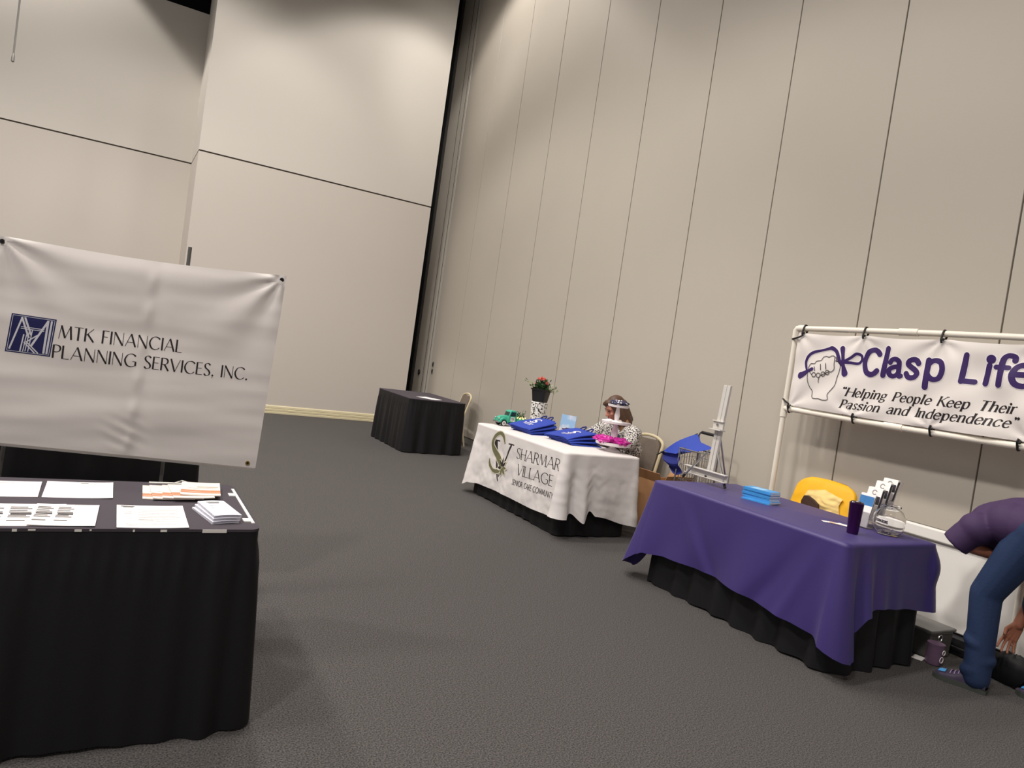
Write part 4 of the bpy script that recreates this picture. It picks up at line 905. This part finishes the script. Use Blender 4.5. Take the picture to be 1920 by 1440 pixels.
# ---- round jar with sweets
jx, jy = 4.225, 2.595
jr = thing('clear_jar', 'round clear fishbowl jar with a paper donation label, part filled with coins', 'jar', (jx, jy, T1))
prof = [(.045, 0), (.062, .004), (.083, .03), (.092, .075), (.088, .115), (.068, .148), (.052, .158), (.053, .166), (.057, .170), (.057, .178), (.052, .180), (.049, .170), (.049, .158), (.065, .145), (.085, .114), (.089, .075), (.080, .032), (.060, .008), (.03, .007)]
obj('glass_bowl', MB().lathe((jx, jy, T1), prof, 48), M_glass, jr)
def jar_s(a, z): 
    th = math.pi + .52 + a / .09; r = .0935 - abs(z - .085) * .03; return Vector((jx + r * math.cos(th), jy + r * math.sin(th), T1 + z)), Vector((math.cos(th), math.sin(th), 0))
mb = MB(); mb.grid(lambda u, v: jar_s(lerp(-.075, .0, u), lerp(.072, .104, v) - .006 * u)[0], 16, 4); lb_ = obj('label_strip', mb, M_paper, jr)
mb = MB(); ink(text('DONATIONS', -.072, .080, .017, .068, thick=.22, thin=.16, gap=.12, rise=-.08), jar_s, mb, .0008); obj('printing', mb, M_ink, lb_, smooth=False)
rnd = random.Random(9); M_coin = mat('foil_silver', (196, 190, 200), .25, metal=.8)
co_ = None
for i in range(24):
    a = rnd.uniform(0, 6.28); r = .058 * math.sqrt(rnd.random()); z = T1 + .010 + .0035 * (i // 4) + .002 * rnd.random()
    if co_ is None:
        co_ = tag(obj('coin', MB().tube([(0, 0, 0), (0, 0, .0016)], .012, 18), M_coin), 'silver coin lying in the bottom of the round clear jar', 'coin', 'coins in the round clear jar'); o = co_
    else: o = co_.copy(); C.objects.link(o)
    o.location = (jx + r * math.cos(a), jy + r * math.sin(a), z); o.rotation_euler = (rnd.uniform(-.2, .2), rnd.uniform(-.2, .2), 0)

# ---- chair with the yellow jacket
chair(4.70, 3.59, .0, 'banquet chair hidden under a yellow jacket behind the purple table', hs=.92)
yj = thing('yellow_jacket', 'bright yellow jacket slung over a chair back, pale lining showing', 'jacket', (4.82, 3.59, .7))
bxx = lambda z: 4.89 + (z - .45) * .24
def jk(u, v):
    """u round the chair back: front, over the side; v up"""
    a = lerp(-PI * .5, PI * 1.5, u); w = .262; d = .05
    z = lerp(.44, .878, v); 
    top = max(0, (v - .72) / .28); k = math.sqrt(max(0.0, 1 - top ** 2.4))
    ca, sa = math.cos(a), math.sin(a); sgn = lambda q: math.copysign(abs(q) ** .6, q)
    y = 3.59 + w * sgn(ca) * (.80 + .2 * k) * (1 - .25 * top ** 6) + .03 * (1 - v) * ca; x = bxx(z) - .01 + d * k * sgn(sa) * (1.2 - .4 * v) + .006 * noise.noise(Vector((y * 14, z * 14, 2 * math.sin(a))))
    z2 = z + .022 * v * (1 - ((y - 3.59) / .25) ** 2)
    return (x, y, z2)
mb = MB(); mb.grid(jk, 64, 26); n0 = 26 * 65; mb.f.append(list(range(n0, n0 + 64))); mb.m.append(0); obj('jacket_shell', mb, M_yellow, yj, sharp=180)
# lining bunched on the front, with a dark brown opening
def lin(u, v):
    y = lerp(3.71, 3.40, u) - .01 * math.sin(v * 7); zt = .825 - .035 * abs(u - .45) * 2; zb = .64
    z = lerp(zb, zt, v); b = 1 - abs(2 * u - 1) ** 3
    return Vector((bxx(z) - .068 - .028 * b * math.sin(PI * v) - .012 * noise.noise(Vector((u * 6, v * 6, 3))), y, z))
mb = MB(); mb.slab(lin, 30, 26, (-.004, 0, 0)); obj('lining', mb, M_lining, yj, sharp=50)
mb = MB(); mb.prism([(-3.68, .58), (-3.685, .71), (-3.665, .755), (-3.63, .762), (-3.575, .742), (-3.53, .715), (-3.505, .58)], (0, -1, 0), (0, 0, 1), (.01, 0, 0), (4.82, 0, 0)); o = obj('dark_opening', mb, M_brownlining, yj, bevel=.004)

# ---------------------------------------------------------------- PVC frame and its banner
fr = thing('pvc_frame', 'white PVC pipe stand holding the banner lettered in violet, behind the purple table', 'banner stand', (4.87, 3.05, 0))
FX, YA, YB, ZT, ZM = 4.875, 4.03, 2.12, 2.068, 1.402; r_ = .0215
obj('post', MB().tube([(FX, YA, .0), (FX, YA, ZT)], r_, 18), M_pvc, fr); obj('post', MB().tube([(FX, YB, .0), (FX, YB, ZT)], r_, 18), M_pvc, fr)
for z, sg in ((ZT, .03), (ZM, .012)):
    pts = [(FX, lerp(YA, YB, k / 12), z - sg * math.sin(PI * k / 12) * (-.25 if z == ZT else 1) * .6) for k in range(13)]; rl = obj('rail', MB().tube(pts, r_, 18), M_pvc, fr)
    m = pts[6]; obj('coupling', MB().tube([(FX, m[1] + .07, m[2] + .001), (FX, m[1] - .07, m[2] + .001)], r_ * 1.25, 18), M_pvc, rl)
for y, s in ((YA, -1), (YB, 1)):
    mb = MB(); mb.tube([(FX, y, ZT - .085), (FX, y, ZT - .02), (FX, y + s * .012, ZT - .004), (FX, y + s * .03, ZT), (FX, y + s * .085, ZT)], r_ * 1.3, 18); obj('elbow', mb, M_pvc, fr)
    mb = MB(); mb.tube([(FX, y, ZM - .07), (FX, y, ZM + .07)], r_ * 1.3, 18); mb.tube([(FX, y, ZM), (FX, y + s * .075, ZM)], r_ * 1.3, 18); obj('tee', mb, M_pvc, fr)
    if y == YA: obj('foot', MB().tube([(FX - .28, y, r_), (FX + .025, y, r_)], r_, 16), M_pvc, fr)
KXB = 4.852
def k_disp(u, z):
    d = .006 * math.sin(u * 7 + z * 5) + .004 * math.sin(u * 15 - z * 21)
    for gu in (-3.97, -3.40, -2.82, -2.2):
        for gz, sg in ((2.03, 1), (1.43, -1)):
            a = math.atan2((gz - z) * sg, u - gu); r = math.hypot(u - gu, gz - z); d += .008 * math.exp(-r / .22) * math.sin(a * 7) * min(1, r / .05)
    d += .010 * math.sin((u + z * .8) * 18) * max(0, min(1, (u + 2.75) * 3)) * .8
    return d
def kb_pt(u, z): return Vector((KXB - k_disp(u, z), -u, z))
def kb(u, z):
    e = .004; a = kb_pt(u + e, z) - kb_pt(u - e, z); b = kb_pt(u, z + e) - kb_pt(u, z - e); n = a.cross(b).normalized()
    return kb_pt(u, z), (n if n.x < 0 else -n)
def kb_e(s, t):
    u = lerp(-3.985, -2.165, s); sag = .012 * math.sin(PI * ((u + 3.985) / .6 % 1)); zt = 2.032 - sag; zb = 1.434 - .010 * math.sin(PI * s)
    return kb_pt(u, lerp(zb, zt, t))
kn = thing('vinyl_banner', 'long white banner with violet lettering and clenched fist drawing, tied to white pipes', 'banner', (KXB, 3.07, 1.48))
mb = MB(); mb.slab(kb_e, 130, 44, (-.0012, 0, 0)); obj('banner_sheet', mb, M_vinyl_b, kn, sharp=180)
E1 = dict(thick=.19, thin=.16, gap=.16, rnd=True, slant=.0)
def bold(eps, grow, m, nm):
    V = []; W = []
    V += text('C', -3.370 , 1.748, .182, .118, thick=0.230 + grow, thin=0.210 + grow, rnd=True)
    V += text('l', -3.228, 1.752, .190, .05, thick=0.210 + grow, thin=0.190 + grow, rnd=True, slant=.06)
    V += text('a', -3.172, 1.752, .180, .098, thick=0.210 + grow, thin=0.180 + grow, rnd=True)
    V += text('s', -3.040, 1.752, .190, .100, thick=0.210 + grow, thin=0.190 + grow, rnd=True)
    V += text('p', -2.905, 1.756, .190, .135, thick=0.210 + grow, thin=0.180 + grow, rnd=True)
    W += text('L', -2.662, 1.762, .175, .088, thick=0.210 + grow, thin=0.200 + grow, rnd=True, slant=.05)
    W += text('i', -2.530, 1.762, .175, .05, thick=0.210 + grow, thin=0.190 + grow, rnd=True, slant=.06)
    W += text('f', -2.462, 1.762, .185, .085, thick=0.200 + grow, thin=0.170 + grow, rnd=True)
    W += text('e', -2.370, 1.766, .190, .125, thick=0.200 + grow, thin=0.180 + grow, rnd=True)
    for T in (V, W): mb = MB(); ink(T, kb, mb, eps); obj(nm, mb, m, kn, smooth=False)
bold(.0016, .06, M_halo, 'lettering_outline'); bold(.0036, 0, M_violet, 'lettering')
D = dict(thick=.2, thin=.06, gap=.1, serif=.11, slant=.25, space=.5)
words('(Helping People Keep Their', kb, M_ink, kn, .0012, -3.515, 1.566, .066, 1.21, rise=.022, **D)
words('Passion and Independence)', kb, M_ink, kn, .0012, -3.508, 1.472, .066, 1.22, rise=.026, **D)
# fist gripping a jointed grip with a bow
def strokes(lst, eps, m, nm, closed=True):
    V = []
    for pts, wd in lst:
        Q = [Vector((p.x, p.y)) for p in spline([(a, b, 0) for a, b in pts], 6)]; W = wd if isinstance(wd, list) else [wd] * len(pts)
        ribbon(Q, [interp(list(enumerate(W)), i / 6) for i in range(len(Q))], V, True)
    mb = MB(); ink(V, kb, mb, eps); obj(nm, mb, m, kn, smooth=False)
cane = [([(-3.905, 1.685), (-3.875, 1.700), (-3.83, 1.728), (-3.80, 1.745)], [.055, .045, .026, .03]), ([(-3.845, 1.728), (-3.868, 1.79), (-3.852, 1.845), (-3.81, 1.88), (-3.735, 1.900), (-3.665, 1.920)], [.02, .024, .024, .024, .018, .024]),
        ([(-3.68, 1.915), (-3.65, 1.922), (-3.61, 1.90), (-3.585, 1.86), (-3.568, 1.825), (-3.54, 1.80)], [.02, .032, .028, .028, .03, .03]),
        ([(-3.562, 1.925), (-3.545, 1.86), (-3.535, 1.80), (-3.512, 1.735)], [.04, .028, .028, .05]), ([(-3.535, 1.825), (-3.48, 1.86), (-3.44, 1.892), (-3.40, 1.88), (-3.395, 1.845), (-3.42, 1.82), (-3.48, 1.822), (-3.53, 1.82)], .021)]
strokes([(p, [x + .012 for x in w] if isinstance(w, list) else w + .012) for p, w in cane], .0014, M_halo, 'emblem_outline'); strokes(cane, .0032, M_violet, 'emblem_grip')
fist = [([(-3.835, 1.715), (-3.825, 1.65), (-3.80, 1.60), (-3.775, 1.575), (-3.765, 1.525), (-3.74, 1.515), (-3.70, 1.518), (-3.65, 1.512), (-3.615, 1.522), (-3.625, 1.56), (-3.60, 1.60), (-3.575, 1.64), (-3.568, 1.70), (-3.555, 1.78), (-3.57, 1.815), (-3.60, 1.825)], .005),
        ([(-3.835, 1.75), (-3.82, 1.785), (-3.785, 1.79), (-3.77, 1.81), (-3.73, 1.82), (-3.715, 1.845), (-3.69, 1.855), (-3.665, 1.85), (-3.64, 1.862), (-3.615, 1.855), (-3.61, 1.80), (-3.605, 1.76), (-3.63, 1.735)], .005),
        ([(-3.835, 1.75), (-3.81, 1.715), (-3.79, 1.70)], .005), ([(-3.782, 1.765), (-3.772, 1.735)], .006), ([(-3.73, 1.79), (-3.72, 1.745)], .006), ([(-3.685, 1.80), (-3.675, 1.755)], .006),
        ([(-3.635, 1.74), (-3.68, 1.72), (-3.72, 1.695), (-3.73, 1.665), (-3.728, 1.645)], .005), ([(-3.605, 1.855), (-3.595, 1.835), (-3.60, 1.825)], .007)]
for cx, cz in ((-3.775, 1.702), (-3.735, 1.702), (-3.695, 1.715), (-3.66, 1.73)): fist.append(([(cx + .017 * math.cos(a), cz + .017 * math.sin(a)) for a in [6.28 * k / 8 for k in range(9)]], .005))
strokes(fist, .0040, M_ink, 'emblem_fist')
# elastic ties
for i, (y, z, up) in enumerate(((3.94, ZT, 1), (3.40, ZT, 1), (2.82, ZT, 1), (2.24, ZT, 1), (3.97, ZM, 0), (3.385, ZM, 0), (2.80, ZM, 0), (2.26, ZM, 0))):
    zz = (2.018 if up else 1.434); nm = ('upper rail', 'lower rail')[1 - up]; k = i % 4
    lb = 'black elastic tie on the %s, %s' % (nm, ('at the fist end of the banner', 'first along from the fist end', 'second along from the fist end', 'third along from the fist end')[k])
    o = thing('elastic_tie', lb, 'tie', (FX, y, z), 'elastic ties holding the banner'); c = Vector((FX, y, z)); s = 1 if up else -1
    pts = [(KXB - .012, y - .004, zz - s * .012), (KXB - .016, y, zz + s * .008), (FX - r_ - .006, y + .002, z), (FX - .01, y + .003, z + s * (r_ + .005)), (FX + r_ * .8, y + .003, z + s * r_ * .8), (FX + r_ + .005, y + .002, z - s * .005), (FX + .006, y, zz + s * .01), (KXB + .006, y - .004, zz)]
    obj('cord', MB().tube(spline(pts, 6), .0072, 8), M_rubber, o); obj('ball', MB().ell((KXB - .014, y - .012, zz + s * .012), (.009, .009, .009), 10, 8), M_rubber, o)
    if k == 0:
        ya = YA; pts = [(KXB - .014, y - .004, zz - s * .01), (KXB - .02, y + .03, zz - s * .028), (FX - r_ - .005, ya, zz - s * .04), (FX, ya + r_ + .004, zz - s * .04), (FX + r_, ya, zz - s * .04)]; obj('cord', MB().tube(spline(pts, 6), .0072, 8), M_rubber, o)

# ---------------------------------------------------------------- white folding table on edge, black case, odds and ends
wt = thing('folded_table', 'white plastic folding table standing folded on its edge against the partition', 'folding table', (5.02, 2.5, .12))
mb = MB(); mb.obox((5.03, 2.46, .435), (.022, 0, 0), (0, .76, 0), (.03, 0, .312)); obj('tabletop', mb, M_plasticwhite, wt, bevel=.01)
mb = MB(); mb.obox((5.045, 2.46, .705), (.034, 0, 0), (0, .77, 0), (.004, 0, .042)); obj('rim', mb, M_plasticwhite, wt, bevel=.012)
bc = thing('black_case', 'flat black case on the floor beneath the folded white table', 'case', (4.98, 2.4, 0)); obj('shell', MB().box(4.92, 5.15, 1.75, 3.15, .002, .115), mat('case_black', (26, 25, 28), .6), bc, bevel=.01); obj('handle', MB().tube(spline([(4.92, 2.5, .06), (4.89, 2.48, .06), (4.89, 2.36, .06), (4.92, 2.34, .06)], 6), .008, 8), M_rubber, bc)
gc = thing('grey_bin', 'grey plastic bin with ring latch and pale label, beside the purple clear bag', 'bin', (4.68, 2.58, 0))
mb = MB(); x0, x1, y0, y1 = 4.60, 4.85, 2.44, 2.75
mb.prism([(x0 + .02, 0), (x1 - .02, 0), (x1, .165), (x0, .165)], (1, 0, 0), (0, 0, 1), (0, .15, 0), (0, 2.59, .0)); obj('body', mb, mat('bin_grey', (84, 82, 80), .4, var=.1, vscale=12), gc, bevel=.008)
obj('lid', MB().box(x0 - .012, x1 + .012, 2.43, 2.755, .165, .185), mat('bin_lid', (104, 102, 99), .4), gc, bevel=.006)
mb = MB(); rg = [(4.69 + .02 * math.cos(a), 2.432, .135 + .02 * math.sin(a)) for a in [6.2832 * k / 18 for k in range(19)]]; obj('ring_latch', mb.tube(rg, .004, 8), M_steel, gc)
obj('label_plate', MB().box(4.63, 4.69, 2.428, 2.436, .07, .105), mat('pale_label', (196, 198, 190), .6), gc)
pb = thing('clear_bag', 'small purple-tinted clear bag with white ring prints, before the grey bin', 'bag', (4.585, 2.40, 0))
o = obj('bag', MB().lathe((4.585, 2.395, 0), [(.01, .003), (.045, .004), (.05, .03), (.044, .10), (.05, .13), (.01, .118)], 24), mat('bag_violet', (112, 88, 112), .3, var=.2, vscale=40), pb)
for z, x, r in ((.045, 4.57, .018), (.088, 4.585, .014)):
    mb = MB(); rg = [(x + r * math.cos(a), 2.343, z + r * math.sin(a)) for a in [6.2832 * k / 14 for k in range(15)]]; obj('ring_print', mb.tube(rg, .0024, 6), M_paper, o)
sheet('paper_slip', 'white paper slip on the carpet beside the purple-tinted clear bag', (4.56, 2.475), .3, .09, .06, .002, seed=88)
rt = thing('rolled_poster', 'white rolled poster tube lying on the carpet behind the bent-over man', 'roll', (4.95, 2.22, .028)); obj('roll', MB().tube([(4.78, 2.21, .027), (5.14, 2.24, .027)], .025, 20), M_plasticwhite, rt); obj('tape_band', MB().tube([(4.93, 2.2225, .027), (4.965, 2.2255, .027)], .0258, 20), M_grey_ink, rt)

o = tag(obj('pouch_bag', crumple((4.80, 2.07, .085), .055, .13, .105, 40, .25), M_blackcloth, sharp=40), 'slumped black pouch on the carpet by the white pipe, behind the bent-over man', 'pouch')
# ---------------------------------------------------------------- people
def hand(mb, wrist, d, palm_n, k=1.0, curl=.5, thumb=1):
    """palm + four unequal bent fingers + thumb; d = pointing direction, palm_n = where the palm faces"""
    d = Vector(d).normalized(); n = Vector(palm_n); n = (n - d * n.dot(d)).normalized(); s = d.cross(n) * thumb; wv = Vector(wrist)
    for q in (-.028, -.010, .010, .028): mb.cap(wv + s * q * .7 * k + d * .012 * k, wv + s * q * k + d * .085 * k, .0145 * k, .0125 * k, 10)
    for q, L, c in ((-.031, .062, 1.15), (-.010, .078, 1.0), (.011, .084, .95), (.031, .072, .9)):
        p = wv + s * q * k + d * .088 * k; a = 0; d2 = (d + s * q * 6).normalized()
        for j, (f, r) in enumerate(((.45, .0088), (.32, .0080), (.26, .0072))):
            a += curl * c * (.6 if j == 0 else .9); e = d2 * math.cos(a) + n * math.sin(a); q2 = p + e * L * f * k; mb.cap(p, q2, r * k, r * .92 * k, 8); p = q2
    p = wv + s * .026 * k + d * .022 * k; e = (d * .62 + s * .62 + n * .45).normalized(); q2 = p + e * .042 * k; mb.cap(p, q2, .0125 * k, .0105 * k, 8); e2 = (d * .8 + s * .15 + n * .6).normalized(); mb.cap(q2, q2 + e2 * .034 * k, .010 * k, .0085 * k, 8)
def head(mb, c, f, u, k=1.0):
    """skull, jaw, nose, brow, lips, ears; f = where the face looks, u = crown"""
    f = Vector(f).normalized(); u = Vector(u); u = (u - f * u.dot(f)).normalized(); s = f.cross(u); c = Vector(c)
    R3 = Matrix((s, f, u)).transposed(); P_ = lambda a, b, d: c + (s * a + f * b + u * d) * k
    mb.ell(P_(0, -.012, .022), (.076 * k, .094 * k, .088 * k), 20, 14, R3); mb.ell(P_(0, .022, -.035), (.060 * k, .066 * k, .078 * k), 18, 12, R3); mb.ell(P_(0, .060, -.092), (.026 * k, .024 * k, .022 * k), 12, 8, R3)
    mb.cap(P_(0, .086, .012), P_(0, .110, -.030), .0085 * k, .0125 * k, 10)
    for q in (-1, 1):
        mb.ell(P_(q * .011, .098, -.034), (.009 * k, .010 * k, .008 * k), 8, 6, R3); mb.cap(P_(q * .016, .082, .022), P_(q * .048, .070, .022), .009 * k, .008 * k, 8); mb.ell(P_(q * .040, .062, -.030), (.022 * k, .020 * k, .02 * k), 10, 8, R3)
        mb.ell(P_(q * .078, -.012, -.008), (.008 * k, .02 * k, .032 * k), 10, 8, R3)
    mb.cap(P_(-.018, .086, -.060), P_(.018, .086, -.060), .0075 * k, .0075 * k, 8)
    return P_, R3
# ---- seated woman
M_blouse = speckle('black_white_blouse', (34, 30, 34), (226, 220, 214), 85, .46, .52, .75, detail=3)
M_hairb = mat('brown_hair', (84, 58, 42), .5, var=.35, vscale=22, bump=.3, bscale=90)
M_hairtip = mat('hair_tips_light', (150, 108, 72), .5, var=.3, vscale=30)
wx = (4.74, 5.88)
mb = MB()
HC = (4.525, 5.825, 1.125); FD = (-.84, .16, -.50)
P_, R3 = head(mb, HC, FD, (-.5, .05, .85), .98)
mb.cap((4.56, 5.835, 1.06), (4.62, 5.85, .96), .05, .058)
mb.cap((4.66, 5.86, .86), (4.76, 5.88, .60), .115, .125); mb.cap((4.64, 5.70, .92), (4.64, 6.02, .92), .07, .07)
AR = [((4.65, 5.62, .905), (4.53, 5.53, .80), (4.40, 5.70, .795), (-.6, .8, -.05)), ((4.65, 6.08, .905), (4.52, 6.15, .80), (4.39, 5.98, .795), (-.6, -.8, -.05))]
for i, (a, b, c, d) in enumerate(AR):
    mb.cap(a, b, .048, .040); mb.cap(b, c, .038, .026); hand(mb, c, d, (0, 0, -1), .92, .45, 1 if i == 0 else -1)
for y in (5.77, 5.99):
    mb.cap((4.76, y, .54), (4.44, y, .56), .075, .06); mb.cap((4.44, y, .56), (4.47, y, .10), .055, .035); mb.cap((4.47, y, .06), (4.34, y, .035), .036, .028)
wo = remesh(obj('person', mb, M_skin), .0065, 2)
tag(wo, 'seated person with long brown hair and black and white blouse, looking down', 'person')
mb = MB(); mb.cap((4.645, 5.86, .89), (4.76, 5.88, .60), .15, .175); mb.cap((4.65, 5.66, .905), (4.65, 6.04, .905), .088, .088); mb.cap((4.70, 5.68, .74), (4.70, 6.06, .74), .115, .115); mb.cap((4.60, 5.80, .80), (4.60, 5.92, .80), .105, .105); mb.cap((4.60, 5.835, .965), (4.63, 5.85, .93), .07, .09)
for a, b, c, d in AR:
    b = Vector(b); a2 = Vector(a); mb.cap(a2, b, .086, .070); mb.cap(b, b.lerp(Vector(c), .82), .066, .046)
remesh(obj('blouse', mb, M_blouse, wo), .008, 3)
mb = MB()
for y in (5.77, 5.99): mb.cap((4.78, y, .56), (4.44, y, .565), .09, .075); mb.cap((4.44, y, .565), (4.47, y, .14), .07, .06)
remesh(obj('trousers', mb, M_blackcloth, wo), .010, 3)
mb = MB()
mb.ell(P_(0, -.030, .045), (.088, .098, .088), 20, 14, R3); mb.ell(P_(0, .045, .092), (.058, .040, .026), 16, 10, R3); mb.ell(P_(.03, .066, .080), (.038, .026, .022), 12, 8, R3)
for q in (-1, 1):
    for (a, b, r0, r1) in (((.078, .028, .06), (.088, .012, -.05), .030, .033), ((.086, .016, -.03), (.098, .034, -.15), .034, .034), ((.086, -.02, .0), (.110, -.01, -.16), .036, .040), ((.060, -.07, .0), (.085, -.06, -.17), .042, .045)):
        mb.cap(P_(q * a[0], a[1], a[2]), P_(q * b[0], b[1], b[2]), r0, r1, 10)
for x in (-.04, 0, .04): mb.cap(P_(x, -.09, .02), P_(x, -.10, -.16), .05, .045, 10)
remesh(obj('hair', mb, M_hairb, wo), .006, 3)
mb = MB()
for q in (-1, 1):
    mb.cap(P_(q * .098, .030, -.145), P_(q * .108, .045, -.235), .030, .016, 10); mb.cap(P_(q * .115, -.02, -.15), P_(q * .135, -.01, -.225), .038, .02, 10)
remesh(obj('hair_ends', mb, M_hairtip, wo), .006, 3)
for q in (-1, 1):
    obj('eye', MB().ell(P_(q * .032, .080, .006), (.0135, .008, .0045), 10, 6, R3), M_rubber, wo); obj('eyebrow', MB().cap(P_(q * .018, .091, .031), P_(q * .05, .076, .030), .0045, .0035, 8), M_hairb, wo)
obj('lips', MB().cap(P_(-.017, .092, -.061), P_(.017, .092, -.061), .0065, .0065, 8), mat('lip_rose', (186, 84, 84), .4), wo)

# ---- man bending down
mb = MB()
HF = (.05, -.55, -.83); HU = (0, .83, -.55)
P2, R2 = head(mb, (4.60, 2.205, .845), HF, HU, 1.0)
mb.cap((4.59, 2.19, .905), (4.585, 2.20, .87), .056, .056)
mb.cap((4.58, 1.90, .945), (4.58, 2.02, .965), .11, .105); mb.cap((4.58, 2.02, .965), (4.58, 2.15, .925), .105, .105); mb.cap((4.47, 2.19, .90), (4.70, 2.19, .90), .06, .06)
mb.cap((4.44, 2.215, .90), (4.405, 2.262, .80), .05, .042); mb.cap((4.405, 2.262, .80), (4.53, 2.155, .765), .042, .03); hand(mb, (4.53, 2.155, .765), (.75, -.6, -.1), (0, 0, -1), 1, .5, -1)
mb.cap((4.74, 2.17, .925), (4.80, 1.99, .64), .05, .042); mb.cap((4.80, 1.99, .64), (4.70, 2.03, .385), .042, .029); hand(mb, (4.70, 2.03, .385), (-.25, .22, -.9), (-.6, -.75, .0), 1.05, .24, 1)
LEG = [((4.48, 1.94, .93), (4.45, 2.105, .555), (4.455, 2.085, .10)), ((4.68, 1.86, .93), (4.715, 1.95, .52), (4.745, 1.80, .10))]
for a, b, c in LEG: mb.cap(a, b, .085, .058); mb.cap(b, c, .055, .038); 
mb.cap((4.457, 2.075, .055), (4.43, 2.17, .04), .032, .022); mb.cap((4.745, 1.80, .055), (4.735, 1.88, .04), .032, .022)
mo = remesh(obj('person', mb, M_skin2), .0043, 2)
tag(mo, 'person in plum shirt and blue jeans bending over beside the purple table', 'person')
mb = MB(); mb.cap((4.58, 1.965, .985), (4.58, 2.05, .975), .148, .15); mb.cap((4.58, 2.05, .975), (4.58, 2.175, .925), .15, .142); mb.cap((4.44, 2.205, .90), (4.72, 2.195, .90), .098, .098); mb.cap((4.50, 2.06, .965), (4.66, 2.06, .965), .13, .13); mb.cap((4.50, 1.97, .97), (4.66, 1.97, .97), .13, .13)
mb.cap((4.44, 2.215, .90), (4.41, 2.262, .838), .086, .07); mb.tube([(4.425, 2.24, .86), (4.402, 2.292, .782)], [.084, .080], 20); mb.cap((4.74, 2.17, .925), (4.775, 2.07, .78), .082, .072)
remesh(obj('shirt', mb, M_shirt, mo), .009, 10)
mb = MB(); mb.cap((4.50, 1.93, .95), (4.66, 1.88, .95), .138, .138); mb.cap((4.58, 1.86, .93), (4.58, 1.95, .97), .13, .13)
for a, b, c in LEG:
    m_ = Vector(b).lerp(Vector(c), .6); mb.cap(a, b, .118, .083); mb.cap(b, m_, .083, .075); mb.cap(m_, Vector(c) + Vector((0, 0, -.03)), .075, .07)
    for t, dx, dy in ((.62, -.012, .012), (.84, .008, -.012), (.97, -.006, .016)): p = Vector(b).lerp(Vector(c), t); mb.ell(p + Vector((dx, dy, 0)), (.074, .077, .055), 14, 8, Matrix.Rotation(.45 * (1 if t < .8 else -1), 3, 'X'))
remesh(obj('jeans', mb, M_jeans, mo), .008, 14)
mb = MB(); pts = [(4.58 + .17 * math.cos(a), 2.005 + .03 * math.cos(a) * 0 + .05 * math.sin(a) * -1, .97 + .135 * math.sin(a)) for a in [6.2832 * k / 24 for k in range(25)]]
be = obj('belt', mb.tube(pts, .012, 8), M_rubber, mo); obj('buckle_tip', MB().box(4.405, 4.415, 1.985, 2.015, .965, .985), M_steel, be)
mb = MB(); mb.ell(P2(0, -.035, .05), (.084, .098, .082), 18, 12, R2); remesh(obj('hair', mb, M_rubber, mo), .007, 2)
for q in (-1, 1): obj('eye', MB().ell(P2(q * .032, .080, .006), (.0135, .008, .006), 10, 6, R2), M_rubber, mo)
M_shoe = mat('shoe_violet_black', (58, 48, 70), .6, var=.3, vscale=40)
def shoe(heel, toe):
    h = Vector(heel); t = Vector(toe); d = (t - h); L = d.length; d.normalize(); s = Vector((-d.y, d.x, 0)); pt = lambda u, w, z: h + d * (u * L) + s * w + Vector((0, 0, z))
    wd = [(0, .030), (.15, .037), (.4, .036), (.7, .048), (.88, .044), (1, .018)]; ht = [(0, .085), (.25, .10), (.42, .088), (.65, .062), (.85, .05), (1, .03)]
    mb = MB(); mb.grid(lambda u, v: pt(u, interp(wd, u) * math.cos(PI * v) * 1.0, .022 + (interp(ht, u) - .022) * math.sin(PI * v) ** .7), 22, 14); up = obj('shoe', mb, M_shoe, mo)
    mb = MB(); out = [(u, interp(wd, u) * 1.1) for u in [k / 16 for k in range(17)]]; poly = [(u * L * 1.03 - .006, w_) for u, w_ in out] + [(u * L * 1.03 - .006, -w_) for u, w_ in reversed(out)]
    mb.prism(poly, d, s, (0, 0, .0135), (h.x, h.y, .0145)); mb.grid(lambda u, v: pt(lerp(-.02, .3, u), .038 * math.cos(PI * v), .028), 4, 8); obj('sole', mb, mat('shoe_sole', (62, 66, 62), .6), up)
    mb = MB(); mb.grid(lambda u, v: pt(lerp(.76, .90, u), interp(wd, lerp(.76, .90, u)) * math.cos(PI * lerp(.25, .8, v)) * 1.02, .024 + (interp(ht, lerp(.76, .90, u)) - .018) * math.sin(PI * lerp(.25, .8, v)) ** .7), 6, 8); obj('toe_patch', mb, M_skyblue, up)
    mb = MB()
    for k in range(4):
        u = .44 + .075 * k; mb.tube([pt(u, interp(wd, u) * math.cos(PI * v), .026 + (interp(ht, u) - .020) * math.sin(PI * v) ** .7) for v in (.2, .35, .5, .65, .8)], .003, 6)
    obj('lace', mb, mat('lace_lilac', (150, 130, 170), .7), up)
shoe((4.465, 2.03, 0), (4.395, 2.285, 0)); shoe((4.755, 1.745, 0), (4.715, 1.99, 0))
